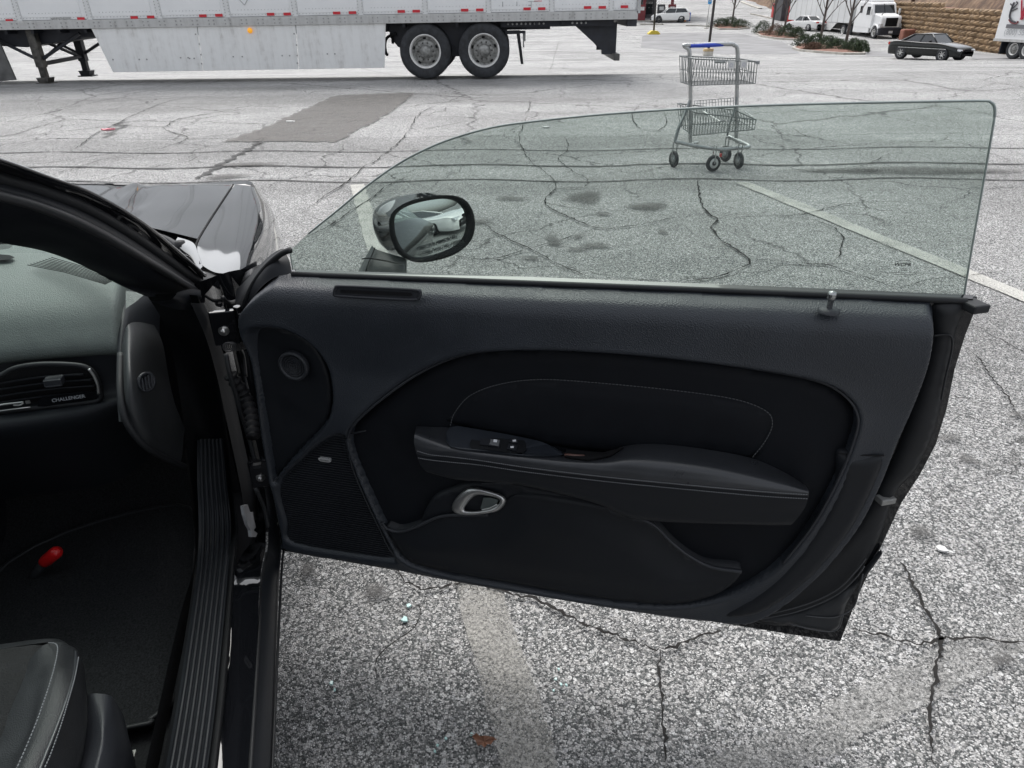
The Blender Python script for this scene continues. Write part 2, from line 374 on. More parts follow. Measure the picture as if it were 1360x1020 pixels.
def catmull(pts, per=8, closed=False):
    pts = [Vector(p) for p in pts]; k = len(pts); out = []
    rngi = range(k) if closed else range(k-1)
    for i in rngi:
        if closed: p0, p1, p2, p3 = pts[i-1], pts[i], pts[(i+1) % k], pts[(i+2) % k]
        else: p0, p1, p2, p3 = pts[max(i-1, 0)], pts[i], pts[i+1], pts[min(i+2, k-1)]
        for j in range(per):
            t = j/per
            out.append(.5*((2*p1)+(p2-p0)*t+(2*p0-5*p1+4*p2-p3)*t*t+(3*p1-p0-3*p2+p3)*t**3))
    if not closed: out.append(pts[-1])
    return out
def resample(pts, n):
    pts = [Vector(p) for p in pts]; d = [0]
    for a, b in zip(pts, pts[1:]): d.append(d[-1]+(b-a).length)
    out = []; j = 0
    for i in range(n):
        t = d[-1]*i/(n-1)
        while j < len(d)-2 and d[j+1] < t: j += 1
        s = (t-d[j])/max(1e-9, d[j+1]-d[j]); out.append(pts[j].lerp(pts[j+1], min(1, max(0, s))))
    return out
def loft(name, rows, material, parent=None, nu=40, nv=6, thick=0, align=False, smooth=True):
    R = [resample(catmull(r, 8), nu) if not align else catmull(r, max(1, nu//len(r))) for r in rows]
    k = len(R[0]); G = []
    cols = [catmull([r[i] for r in R], nv) for i in range(k)]
    m_ = len(cols[0])
    V = [cols[i][j] for j in range(m_) for i in range(k)]
    F = [(j*k+i, j*k+i+1, (j+1)*k+i+1, (j+1)*k+i) for j in range(m_-1) for i in range(k-1)]
    o = meshobj(name, V, F, material, parent, smooth)
    if thick:
        s = o.modifiers.new('thick', 'SOLIDIFY'); s.thickness = thick; s.offset = 0
    return o

def text_mesh(name, body, size, mtx, material, parent, bold=.0, align='CENTER', extrude=.0008, shear=0):
    c = bpy.data.curves.new(name, 'FONT'); c.body = body; c.size = size; c.align_x = align; c.align_y = 'CENTER'; c.extrude = extrude; c.offset = bold; c.shear = shear
    t = bpy.data.objects.new('t', c); COL.objects.link(t)
    bpy.context.view_layer.update()
    me = bpy.data.meshes.new_from_object(t); bpy.data.objects.remove(t)
    me.transform(mtx); me.materials.clear(); me.materials.append(material)
    return link(name, me, parent)
def frame(o, x, y):
    x = Vector(x).normalized(); y = (Vector(y)-x*Vector(y).dot(x)).normalized(); z = x.cross(y)
    mm = Matrix((x, y, z)).transposed().to_4x4(); mm.translation = Vector(o); return mm

# ================================================================== SETTING
def build_ground():
    xs = [-300, -150, -80, -40, -20]+[x*2. for x in range(-8, 30)]+[60, 70, 80, 100, 130, 180, 300, 500]
    ys = [-300, -100, -40, -15, -5, 0, 5, 10, 14, 17, 19, 21, 23.5, 26, 28, 30, 32, 35, 38, 41, 43, 45, 47, 50, 55, 60, 65, 70, 75, 80, 85, 90, 95, 100, 105, 110, 120, 130, 140, 160, 190, 220, 300, 500, 700]
    V = [(x, y, terr(x, y)) for y in ys for x in xs]; k = len(xs)
    F = [(j*k+i, j*k+i+1, (j+1)*k+i+1, (j+1)*k+i) for j in range(len(ys)-1) for i in range(k-1)]
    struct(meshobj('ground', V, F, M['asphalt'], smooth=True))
build_ground()

def ribbon(pts, wd, z, jag=0, seed=0, taper=False):
    r_ = random.Random(seed); pts = [Vector((p[0], p[1], 0)) for p in pts]
    V = []; F = []; k = len(pts)
    for i, p in enumerate(pts):
        t = (pts[min(i+1, k-1)]-pts[max(i-1, 0)]).normalized(); nn = Vector((-t.y, t.x, 0))
        ww = wd*(1+jag*(r_.random()*2-1))*(1 if not taper else min(1, .25+4*min(i, k-1-i)/k))
        off = nn*(r_.random()-.5)*wd*jag*1.5
        zz = terr(p.x, p.y)+z
        for s_ in (-.5, .5):
            q = p+off+nn*ww*s_; V.append((q.x, q.y, zz))
    F = [(2*i, 2*i+1, 2*i+3, 2*i+2) for i in range(k-1)]
    return V, F
def gpix(poly): return [gp(*p) for p in poly]
def jitter_line(P, step, amp, seed):
    r_ = random.Random(seed); out = []
    P = catmull(P, 3)
    L = sum((b-a).length for a, b in zip(P, P[1:])); Q = resample(P, max(4, int(L/step)))
    o1 = 0; o2 = 0
    for i, q in enumerate(Q):
        o1 = .72*o1+r_.uniform(-1, 1)*amp; o2 = .72*o2+r_.uniform(-1, 1)*amp
        out.append(Vector((q.x+o1, q.y+o2, 0)))
    return out
CRACKS = [  # traced main cracks: (points in the photo, width m)
 ([(528, 752), (533, 772), (550, 785), (575, 788), (600, 780), (625, 780), (655, 786), (690, 795), (712, 802), (745, 820), (790, 838), (840, 855), (878, 866), (905, 860), (935, 845), (975, 835), (1010, 828)], .011),
 ([(878, 866), (874, 900), (882, 950), (880, 1018)], .009),
 ([(1120, 838), (1170, 848), (1215, 858), (1260, 854), (1310, 855), (1360, 857)], .010),
 ([(1190, 735), (1205, 770), (1225, 810), (1245, 850), (1240, 900), (1232, 960), (1238, 1018)], .012),
 ([(545, 800), (560, 815), (548, 840), (520, 858), (498, 880), (505, 910)], .004),
 ([(1150, 512), (1210, 518), (1270, 530), (1320, 540), (1360, 545)], .006),
 ([(1283, 465), (1300, 480), (1312, 500), (1330, 520), (1345, 545), (1360, 565)], .010),
 ([(1285, 452), (1320, 455), (1360, 462)], .006),
 ([(1235, 598), (1300, 620), (1360, 640)], .005),
 ([(1255, 550), (1300, 560), (1340, 575)], .005),
 ([(925, 238), (928, 262), (940, 285), (952, 292), (945, 305), (965, 325), (995, 347), (985, 358), (950, 370), (905, 378), (890, 384)], .016),
 ([(995, 346), (1040, 350), (1100, 355), (1140, 366), (1170, 378), (1195, 386)], .012),
 ([(952, 291), (1000, 290), (1060, 288), (1090, 280), (1130, 272), (1200, 270), (1260, 278)], .012),
 ([(1060, 288), (1100, 300), (1118, 315), (1116, 335), (1108, 350)], .010),
 ([(1195, 386), (1230, 374), (1280, 368), (1340, 362)], .008),
 ([(778, 238), (775, 250), (740, 252), (727, 262), (727, 275), (760, 292), (795, 305), (850, 300), (880, 294), (935, 286)], .012),
 ([(795, 305), (740, 322), (705, 332), (660, 345), (620, 346)], .011),
 ([(640, 298), (665, 315), (705, 334), (735, 350), (775, 368), (808, 378)], .011),
 ([(560, 230), (520, 245), (498, 262), (470, 280), (440, 300), (400, 322)], .012),
 ([(548, 170), (525, 195), (500, 215), (485, 222), (465, 240), (432, 262), (402, 285)], .014),
 ([(640, 120), (605, 132), (560, 150), (548, 172), (580, 170), (620, 162), (640, 168)], .012),
 ([(0, 190), (60, 178), (120, 172), (150, 168), (215, 170), (235, 160), (300, 148), (330, 142)], .018),
 ([(95, 202), (125, 180), (150, 168), (175, 155), (225, 135), (270, 128)], .016),
 ([(215, 170), (232, 178), (252, 184), (225, 195), (200, 202)], .014),
 ([(60, 238), (100, 225), (150, 210), (200, 205)], .012),
 ([(0, 165), (60, 152), (110, 140), (190, 125)], .016),
 ([(255, 185), (300, 180), (345, 175)], .012),
 ([(700, 155), (690, 180), (700, 210), (735, 240), (730, 262)], .010),
 ([(705, 130), (700, 150), (668, 148), (600, 142)], .012),
 ([(1180, 205), (1150, 220), (1110, 226), (1060, 232)], .010),
 ([(850, 140), (840, 152), (845, 168), (870, 176), (885, 165), (882, 150)], .014),
 ([(1050, 168), (1070, 182), (1105, 190)], .012),
 ([(750, 182), (755, 200), (742, 212), (765, 232), (800, 245)], .010),
 ([(440, 75), (470, 85), (520, 100), (560, 108)], .02), ([(745, 45), (740, 62), (735, 80), (728, 95)], .02),
]
cb = MB()
for i, (P, wd) in enumerate(CRACKS):
    Q = gpix(P); q = jitter_line(Q, .012 if Q[0].y < 4 else .05, .0035 if Q[0].y < 4 else .010, i)
    V, F = ribbon(q, wd*(.62 if Q[0].y < 4 else .8), .013, .75, i, True); cb.add(V, F)
ck = cb.build('pavement_cracks', M['crack']); struct(ck)

def stripe(name, a, b, wd, material, z=.008):
    P = resample([Vector((a[0], a[1], 0)), Vector((b[0], b[1], 0))], 40)
    V, F = ribbon(P, wd, z, .05, 3); return struct(meshobj(name, V, F, material))
a, b_ = gp(692, 992), gp(478, 262); dv = (b_-a)
mid_ = gp(590, 620)
stripe('parking_line', a-dv*.18, mid_, .125, M['stripeold']); stripe('parking_line', mid_, gp(474, 246), .125, M['stripe'])
a, b_ = gp(985, 243), gp(1300, 371); dv = (b_-a)
stripe('parking_line', a, a+dv*2.2, .13, M['stripe'])
a, b_ = gp(1360, 835), gp(1010, 1015); dv = (b_-a)
stripe('parking_line', a-dv*1.5, b_+dv*.2, .10, M['stripefaint'])
# long thin dark lines running across the lot
for (pa, pb, wd) in [((0, 204), (1360, 196), .035), ((0, 224), (1360, 217), .055), ((0, 243), (1360, 238), .035), ((0, 186), (1360, 178), .012)]:
    A_, B_ = gp(*pa), gp(*pb); P = [A_.lerp(B_, t/60)+Vector((0, .06*math.sin(t*.5), 0)) for t in range(-10, 75)]
    V, F = ribbon(P, wd, .006, .25, 5); struct(meshobj('dark_line', V, F, M['darkline']))
A_, B_ = gp(262, 238), gp(345, 190)
V, F = ribbon(resample([A_, B_], 30), .07, .010, .6, 9); struct(meshobj('dark_line', V, F, M['darkline']))
# repair patch
pp = [gp(*p) for p in [(298, 189), (345, 172), (395, 150), (445, 128), (500, 125), (549, 124), (525, 145), (498, 163), (470, 175), (450, 189), (380, 189)]]
pp = resample(pp+[pp[0]], 160)[:-1]; rj = random.Random(4); pp = [p+Vector((rj.uniform(-.045, .045), rj.uniform(-.045, .045), 0)) for p in pp]
struct(meshobj('asphalt_patch', [(p.x, p.y, .012) for p in pp], [tuple(range(len(pp)))], M['patch']))
# oil spots
ob = MB(); oil_a = []
for i, (px, py, rx, ry) in enumerate([(776, 264, .20, .22), (862, 276, .16, .16), (768, 316, .05, .06), (790, 328, .10, .08), (765, 333, .08, .05), (733, 318, .06, .08), (737, 325, .07, .06), (801, 286, .06, .06), (640, 296, .08, .08), (678, 265, .14, .08), (1225, 228, 1.0, .18), (1285, 614, .035, .04), (1350, 554, .03, .03), (1223, 710, .035, .04), (950, 640, .03, .03), (1180, 600, .05, .04), (500, 790, .04, .04), (1115, 228, .5, .1), (1330, 880, .03, .03), (410, 760, .03, .03), (1222, 520, .03, .03), (1260, 585, .05, .03), (300, 236, .25, .12), (325, 220, .4, .10), (880, 310, .05, .05), (705, 345, .06, .05)]):
    c = gp(px, py); r_ = random.Random(i); ph = [r_.uniform(0, 6.28) for _ in range(4)]
    P = [(c.x, c.y, .016)]; b_i = len(ob.V)
    for f_ in (.45, .75, 1.0):
        for k in range(28):
            t = 2*PI*k/28; q = f_*(1+.18*math.sin(2*t+ph[0])+.12*math.sin(3*t+ph[1])+.08*math.sin(5*t+ph[2]))
            P.append((c.x+rx*q*math.cos(t), c.y+ry*q*math.sin(t), .016))
    Fo = [(0, 1+k, 1+(k+1) % 28) for k in range(28)]
    for j in (0, 1): Fo += [(1+j*28+k, 1+j*28+(k+1) % 28, 29+j*28+(k+1) % 28, 29+j*28+k) for k in range(28)]
    ob.add(P, Fo); oil_a += [1.0]+[1.0]*28+[.6]*28+[0.0]*28
oo = ob.build('oil_spots', M['oil']); struct(oo)
at_ = oo.data.attributes.new('soak', 'FLOAT', 'POINT'); at_.data.foreach_set('value', oil_a)


# ================================================================== THE OPEN BLACK CAR
AC = math.radians(13.5)
CO = Vector((-.572, 1.358, 0)); CU = Vector((-math.sin(AC), math.cos(AC), 0)); CW = Vector((math.cos(AC), math.sin(AC), 0))
car = thing('parked_car', 'black two door car in the foreground with its passenger door swung open', 'car', CO, PI/2+AC)
def loc(p): q = Vector(p)-CO; return Vector((q.dot(CU), -q.dot(CW), q.z))
def Lp(px, py, k, val):
    v = ray(px, py)
    if k == 'z': t = (val-HC)/v.z
    elif k == 'u': t = (val-(CAM-CO).dot(CU))/v.dot(CU)
    else: t = (val-(CAM-CO).dot(CW))/v.dot(CW)
    return loc(CAM+v*t)
def S(s):
    if s[0] == 'c': return Vector((s[1], -s[2], s[3]))
    return Lp(*s)
def rows(*R): return [[S(s) for s in r] for r in R]
def K(k, v, *pts): return [(x, y, k, v) for x, y in pts]

# ---- body: pillar, sill and door opening (one swept shell)
body = loft('body', rows(
 [(195, 392, 'w', -.17), (222, 440, 'w', -.18), (238, 520, 'w', -.19), (250, 612, 'w', -.20), (260, 700, 'w', -.20), (258, 760, 'z', .35), (243, 860, 'z', .35), (215, 1020, 'z', .35), ('c', -1.3, -.17, .35)],
 [(225, 390, 'w', -.12), (250, 460, 'w', -.14), (268, 540, 'w', -.15), (280, 620, 'w', -.16), (290, 690, 'w', -.17), (284, 760, 'z', .37), (268, 860, 'z', .375), (248, 1020, 'z', .375), ('c', -1.3, -.13, .375)],
 [(258, 392, 'w', -.07), (282, 480, 'w', -.09), (296, 560, 'w', -.10), (304, 640, 'w', -.11), (311, 700, 'w', -.11), (308, 740, 'z', .40), (300, 860, 'z', .40), (283, 1020, 'z', .40), ('c', -1.3, -.075, .40)],
 [(262, 392, 'w', -.065), (286, 480, 'w', -.085), (300, 560, 'w', -.095), (308, 640, 'w', -.10), (316, 700, 'w', -.10), (313, 740, 'z', .385), (305, 860, 'z', .385), (289, 1020, 'z', .385), ('c', -1.3, -.065, .385)],
), mat('opening black', (.0045, .005, .006), .6, 0, .1, 9, spec=.16), car, 60, 5)
step_ = loft('painted_sill', rows(
 [(266, 398, 'w', -.06), (300, 500, 'w', -.065), (320, 580, 'w', -.07), (335, 650, 'w', -.075), (338, 705, 'w', -.10), (311, 760, 'z', .38), (303, 860, 'z', .38), (287, 1020, 'z', .38), ('c', -1.3, -.07, .38)],
 [(278, 385, 'w', -.045), (308, 500, 'w', -.05), (330, 600, 'w', -.06), (345, 660, 'w', -.065), (347, 715, 'w', -.07), (322, 765, 'z', .375), (316, 860, 'z', .375), (302, 1020, 'z', .375), ('c', -1.3, -.045, .375)],
 [(290, 370, 'w', -.035), (316, 500, 'w', -.04), (338, 600, 'w', -.045), (350, 670, 'w', -.05), (353, 722, 'w', -.055), (346, 765, 'z', .36), (341, 860, 'z', .36), (331, 1020, 'z', .36), ('c', -1.3, -.02, .36)],
), M['gloss'], car, 60, 5)
loft('outer_rocker', rows(
 [(300, 368, 'w', -.035), (322, 500, 'w', -.04), (343, 600, 'w', -.04), (354, 670, 'w', -.04), (356, 722, 'w', -.045), (349, 765, 'z', .355), (344, 860, 'z', .355), (334, 1020, 'z', .355), ('c', -1.3, -.018, .355)],
 [(305, 366, 'w', -.03), (327, 500, 'w', -.03), (348, 600, 'w', -.03), (362, 670, 'w', -.025), (368, 726, 'w', -.02), (363, 765, 'z', .335), (358, 860, 'z', .335), (349, 1020, 'z', .335), ('c', -1.3, .0, .335)],
 [('c', .36, .02, .93), ('c', .33, .01, .75), ('c', .25, .0, .55), ('c', .10, .0, .40), (374, 722, 'w', .0), (371, 765, 'z', .30), (367, 860, 'z', .30), (361, 1020, 'z', .30), ('c', -1.3, .006, .30)],
 [('c', .40, -.02, .90), ('c', .36, -.02, .70), ('c', .30, -.02, .45), ('c', .12, -.03, .30), ('c', .03, -.03, .22), ('c', -.1, -.03, .20), ('c', -.3, -.03, .20), ('c', -.6, -.03, .20), ('c', -1.3, -.03, .20)],
), M['plastic2'], car, 60, 4)
fl = MB(); fl.tube([S(s) for s in [(354, 735, 'z', .35), (348, 765, 'z', .355), (343, 860, 'z', .357), (333, 1020, 'z', .36), ('c', -1.3, -.022, .36)]], .0035, 6)
fl.build('sill_seam', M['rubber'], car)
tl = MB(); tl.tube(catmull([S(s) for s in [(376, 716, 'w', .006), (377, 726, 'z', .312), (374, 760, 'z', .31), (369, 860, 'z', .31), (362, 1020, 'z', .31), ('c', -1.3, .01, .31)]], 5), .003, 6)
tl.build('rocker_edge', M['rubber'], car)
# ribbed tread plate
tp = thing; trd = MB()
A_ = [S(s) for s in [(262, 585, 'w', -.17), (262, 640, 'w', -.18), (264, 700, 'w', -.185), (261, 760, 'z', .357), (247, 860, 'z', .357), (220, 1020, 'z', .357), ('c', -1.3, -.165, .357)]]
B_ = [S(s) for s in [(296, 585, 'w', -.10), (301, 640, 'w', -.11), (307, 700, 'w', -.115), (303, 760, 'z', .402), (294, 860, 'z', .402), (276, 1020, 'z', .402), ('c', -1.3, -.085, .402)]]
A_, B_ = resample(catmull(A_, 6), 50), resample(catmull(B_, 6), 50)
tread = loft('tread_plate', [[p+Vector((0, 0, .001)) for p in A_], [a.lerp(b, .5)+Vector((0, -.002, .003)) for a, b in zip(A_, B_)], [p+Vector((0, 0, .001)) for p in B_]], M['plastic2'], car, 50, 4, align=False)
for i in range(6):
    t = .12+.15*i; rb = MB()
    rb.tube([a.lerp(b, t)+Vector((0, -.003, .004)) for a, b in zip(A_, B_)], .0042, 6)
    rb.build('rib', mat('tread rib plastic', (.011, .0125, .0155), .48, 0, .1, 9, spec=.25), tread)
# light rubber seal strip down the pillar with its pale clip
sp = [S(s) for s in [(262, 402, 'w', -.055), (283, 450, 'w', -.058), (297, 500, 'w', -.06), (310, 560, 'w', -.063), (321, 610, 'w', -.067), (330, 650, 'w', -.07), (334, 690, 'w', -.085)]]
sp2 = [p+Vector((-.002, -.012, .0)) for p in sp]
a_ = [Lp(x-9, y, 'w', wv) for x, y, wv in [(262, 402, -.055), (283, 450, -.058), (297, 500, -.06), (310, 560, -.063), (321, 610, -.067), (329, 650, -.07), (335, 690, -.08)]]
b_2 = [Lp(x+8, y, 'w', wv) for x, y, wv in [(262, 402, -.050), (283, 450, -.053), (297, 500, -.055), (310, 560, -.058), (321, 610, -.062), (329, 650, -.065), (335, 690, -.075)]]
loft('pillar_trim_strip', [a_, [(p+q)/2+Vector((-.004, -.004, 0)) for p, q in zip(a_, b_2)], b_2], mat('worn black trim', (.012, .0125, .014), .7, 0, .15, 10, spec=.15), car, 24, 4)
cl = [Lp(x, y, 'w', -.068) for x, y in [(321, 672), (327, 670), (331, 682), (334, 680), (336, 692), (338, 700), (335, 704), (340, 708), (338, 713), (332, 713), (331, 704), (327, 697), (323, 684)]]
k = len(cl); V = [p+Vector((-.004, -.004, .002)) for p in cl]+[p+Vector((.004, .004, -.002)) for p in cl]
meshobj('strip_clip', V, [tuple(range(k)), tuple(range(2*k-1, k-1, -1))]+[(i, (i+1) % k, k+(i+1) % k, k+i) for i in range(k)], mat('grey clip', (.34, .34, .35), .4, 0, .2, 30), car)

# ---- hinge area between body and door
hp = loft('hinge_pillar', rows(
 [('c', .16, -.10, .95), ('c', .16, -.10, .60), ('c', .14, -.10, .25)],
 [('c', .17, -.02, .97), ('c', .17, -.02, .60), ('c', .15, -.02, .25)],
 [('c', .24, .035, .95), ('c', .22, .03, .60), ('c', .17, .0, .25)]), M['gloss'], car, 12, 4)
def hinge(px, py, zoff):
    c = Lp(px, py, 'w', -.02); h = MB()
    h.box(c+Vector((.02, 0, 0)), (.012, .05, .075)); h.box(c+Vector((.045, -.035, 0)), (.05, .012, .055)); h.tube([c+Vector((.03, -.03, -.04)), c+Vector((.03, -.03, .04))], .009, 10)
    ho = h.build('door_hinge', M['gloss'], car, .003)
    bt = MB(); ax = (-1, 0, .3)
    bt.lathe([(.0, .012), (.0045, .012), (.0055, .009), (.0055, .004), (.0105, .003), (.0110, .0), (.0105, -.01)], Lp(px, py, 'w', -.022)+Vector((.004, 0, 0)), ax, 14)
    bt.build('bolt', M['satin'], ho)
hinge(297, 440, 0); hinge(346, 635, 0)
sg = MB()
for i in range(9):
    c = Lp(303+2.4*i, 461-.3*i, 'w', -.012)
    sg.tube([c+Vector((0, .010*math.cos(t*PI/5), .010*math.sin(t*PI/5))) for t in range(10)], .0016, 5, closed=True)
sg.build('check_spring', mat('dark spring', (.03, .03, .032), .5, .3, .2, 12), car)
bt_ = MB(); P = catmull([Lp(x, y, 'w', wv) for x, y, wv in [(306, 498, -.02), (316, 512, -.01), (326, 528, .0), (334, 552, .01), (336, 580, .012)]], 8)
P = resample(P, 41); bt_.tube(P, [.0145 if i % 4 in (0, 1) else .0105 for i in range(41)], 14)
bt_.build('wiring_boot', mat('soft black boot', (.005, .005, .006), .6, 0, .2, 12, spec=.2), car)
ca = MB()
for q in ([(300, 470), (306, 500), (318, 540), (330, 580), (338, 610)], [(312, 455), (322, 470), (326, 500)], [(296, 395), (304, 402), (318, 398)], [(340, 650), (350, 672), (356, 700)]):
    ca.tube(catmull([Lp(x, y, 'w', -.012) for x, y in q], 5), .0045, 6)
for q in [(300, 422), (316, 424), (312, 404), (342, 618), (352, 616), (336, 560)]:
    ca.box(Lp(*q, 'w', -.015), (.012, .018, .008))
stuff(ca.build('hinge_wiring', M['rubber'], car))

# ---- A pillar and roof rail
PR = [[(272, 366), (200, 305), (130, 262), (60, 235), (0, 214), (-90, 188)],
      [(268, 372), (192, 312), (122, 270), (52, 243), (0, 225), (-90, 200)],
      [(264, 377), (187, 322), (117, 280), (50, 253), (0, 238), (-90, 214)],
      [(260, 383), (184, 332), (113, 292), (50, 266), (0, 252), (-90, 230)],
      [(252, 390), (180, 350), (110, 312), (50, 287), (0, 272), (-90, 252)],
      [(232, 394), (172, 369), (112, 334), (54, 311), (0, 299), (-90, 280)],
      [(195, 394), (158, 378), (110, 353), (60, 334), (0, 322), (-90, 300)]]
WB = [-.075, -.105, -.135, -.165, -.19, -.23]; WO = [0, -.012, -.022, -.018, -.03, -.055, -.085]
PRr = [[(x, y, 'w', WB[i]+WO[j]) for i, (x, y) in enumerate(r)] for j, r in enumerate(PR)]
prows = rows(*PRr)
pillar = loft('windscreen_pillar', prows[2:], M['plastic2'], car, 50, 5)
loft('pillar_skin', [prows[0], [p+Vector((0, -.004, .006)) for p in prows[1]], prows[2]], M['gloss'], car, 50, 5)
def tubes(name, specs, r, material, parent, n=10, off=(0, 0, 0)):
    t = MB()
    for P in specs: t.tube(catmull([p+Vector(off) for p in P], 8), r, n)
    return t.build(name, material, parent)
tubes('weather_seal', [prows[2]], .0095, M['rubber'], car, 12, (0, -.004, 0))
tubes('weather_seal', [[(p*.55+q*.45) for p, q in zip(prows[3], prows[4])]], .008, mat('seal rubber', (.03, .031, .033), .4, 0, .1, 12), car, 12, (0, -.004, 0))
tubes('drip_moulding', [prows[0]], .0045, M['satin'] if False else M['gloss'], car, 8)
# sail corner where the pillar trim meets the opening
loft('pillar_foot', rows(
 [(236, 388, 'w', -.09), (252, 384, 'w', -.08), (266, 385, 'w', -.07)],
 [(226, 398, 'w', -.10), (250, 396, 'w', -.082), (268, 396, 'w', -.068)],
 [(200, 400, 'w', -.13), (240, 412, 'w', -.10), (272, 408, 'w', -.075)]), M['plastic2'], car, 14, 4)

# ---- fender, bonnet, cowl
hood = loft('bonnet', rows(
 [('c', 1.95, -1.75, .80), ('c', 1.98, -1.3, .84), (75, 248, 'z', .855), (130, 247, 'z', .855), (168, 247, 'z', .855), (178, 247, 'z', .855), (190, 248, 'z', .845), (210, 248, 'z', .845), (260, 248, 'z', .845), (305, 248, 'z', .845)],
 [('c', 1.85, -1.75, .84), ('c', 1.9, -1.3, .87), (75, 243, 'z', .888), (130, 243, 'z', .894), (172, 243, 'z', .894), (181, 243, 'z', .893), (193, 247, 'z', .864), (210, 246, 'z', .863), (260, 245, 'z', .866), (308, 245, 'z', .864)],
 [('c', 1.3, -1.70, .90), ('c', 1.3, -1.3, .93), (90, 262, 'z', .925), (135, 262, 'z', .934), (158, 263, 'z', .934), (167, 264, 'z', .932), (184, 271, 'z', .898), (200, 270, 'z', .897), (245, 266, 'z', .895), (297, 263, 'z', .89)],
 [('c', .95, -1.68, .93), ('c', .9, -1.3, .96), (90, 285, 'z', .955), (132, 286, 'z', .960), (154, 284, 'z', .958), (164, 285, 'z', .952), (176, 290, 'z', .924), (190, 290, 'z', .921), (225, 290, 'z', .915), (279, 289, 'z', .905)],
 [('c', .6, -1.65, .94), ('c', .55, -1.3, .975), (90, 305, 'z', .97), (132, 300, 'z', .968), (155, 296, 'z', .960), (165, 297, 'z', .952), (178, 299, 'z', .938), (190, 300, 'z', .934), (225, 308, 'z', .93), (262, 317, 'z', .925)],
), M['gloss'], car, 90, 8)
gp1 = [(312, 245, .866), (300, 263, .89), (283, 289, .905), (266, 317, .925), (262, 332, .93), (268, 352, .935)]
fender = loft('fender', rows(
 [(x, y, 'z', z) for x, y, z in gp1],
 [(325, 246, 'z', .868), (318, 263, 'z', .893), (308, 289, 'z', .912), (294, 322, 'z', .932), (288, 345, 'z', .94), (287, 362, 'z', .943)],
 [(335, 248, 'z', .862), (334, 266, 'z', .886), (331, 290, 'z', .905), (327, 322, 'z', .925), (322, 345, 'z', .935), (318, 364, 'z', .938)],
 [(343, 253, 'z', .83), (350, 270, 'z', .845), (353, 295, 'z', .86), (352, 325, 'z', .87), (348, 350, 'z', .875), (345, 372, 'z', .88)],
 [(355, 268, 'z', .74), (366, 288, 'z', .755), (371, 312, 'z', .77), (372, 342, 'z', .78), (372, 372, 'z', .78), (374, 400, 'z', .78)],
 [('c', 1.75, -.06, .62), ('c', 1.35, .01, .62), ('c', 1.0, .035, .64), ('c', .72, .035, .66), ('c', .5, .03, .66), ('c', .3, .02, .66)],
 [('c', 1.75, -.10, .40), ('c', 1.40, -.01, .52), ('c', 1.0, .02, .58), ('c', .66, .015, .50), ('c', .45, .01, .40), ('c', .3, .0, .30)],
), M['gloss'], car, 60, 8)
gapm = MB(); gapm.tube(catmull([Lp(x-2, y, 'z', z-.002) for x, y, z in gp1], 8), .0032, 6); gapm.build('bonnet_gap', M['black'], car)
loft('cowl', rows(
 [('c', .66, -1.6, .925), ('c', .60, -.9, .925), (150, 296, 'z', .90), (200, 303, 'z', .90), (240, 318, 'z', .90), (262, 335, 'z', .90)],
 [('c', .50, -1.6, .925), ('c', .48, -.9, .925), (120, 310, 'z', .90), (170, 315, 'z', .90), (225, 340, 'z', .90), (255, 352, 'z', .90)],
 [('c', .40, -1.6, .96), ('c', .36, -.9, .96), (100, 330, 'z', .92), (160, 335, 'z', .92), (210, 350, 'z', .92), (262, 372, 'z', .92)]), M['rubber'], car, 40, 4)
loft('cowl_corner', rows(
 [(236, 315, 'z', .928), (256, 322, 'z', .932), (263, 336, 'z', .934), (269, 354, 'z', .936)],
 [(232, 322, 'z', .925), (247, 330, 'z', .93), (256, 342, 'z', .932), (264, 360, 'z', .934)],
 [(228, 330, 'z', .905), (240, 340, 'z', .91), (250, 350, 'z', .912), (262, 368, 'z', .92)]), M['gloss'], car, 20, 5)
wm = MB(); wm.tube(catmull([Lp(x, y, 'z', .915) for x, y in [(246, 332), (235, 326), (222, 318), (206, 312)]], 6), .009, 8)
wm.lathe([(0, .02), (.014, .018), (.018, 0), (.018, -.02)], Lp(240, 329, 'z', .915), (0, 0, 1), 14); wm.build('wiper_arm', M['rubber'], car)
ch = [(270, 360, 'z', .93), (285, 364, 'z', .935), (300, 368, 'z', .935), (318, 366, 'z', .93), (335, 356, 'w', .03), (352, 348, 'w', .03)]
loft('fender_seal', rows(ch, [(x, y+13, k, v) for x, y, k, v in ch], [(x-2, y+34, k, v-.03 if k == 'w' else v-.05) for x, y, k, v in ch]), M['rubber'], car, 30, 4)

# front wheel, underside, rest of the shell behind and beyond the camera (plain but real)
def wheel(parent, c, r, wdt, side, rim=M['satin'], n=28, spokes=5, name='wheel'):
    t = MB(); c = Vector(c); ax = Vector((0, side, 0))
    t.lathe([(r*.62, wdt*.35), (r*.70, wdt*.48), (r*.90, wdt*.5), (r*.98, wdt*.40), (r, wdt*.2), (r, -wdt*.2), (r*.98, -wdt*.4), (r*.9, -wdt*.5), (r*.6, -wdt*.48)], c, ax, n)
    o = t.build(name, M['tyre'], parent)
    q = MB(); q.lathe([(r*.64, wdt*.42), (r*.60, wdt*.36), (r*.56, wdt*.10), (0, wdt*.06)], c, ax, n)
    for i in range(spokes):
        a = 2*PI*i/spokes; d_ = Vector((math.cos(a), 0, math.sin(a)))
        q.tube([c+ax*wdt*.34+d_*r*.06, c+ax*wdt*.32+d_*r*.60], [r*.09, r*.06], 6)
    q.lathe([(r*.14, wdt*.15), (r*.13, wdt*.40), (0, wdt*.42)], c, ax, 14)
    q.build('rim', rim, o); return o
wheel(car, (.97, .10, .345), .345, .24, -1, M['hub'])
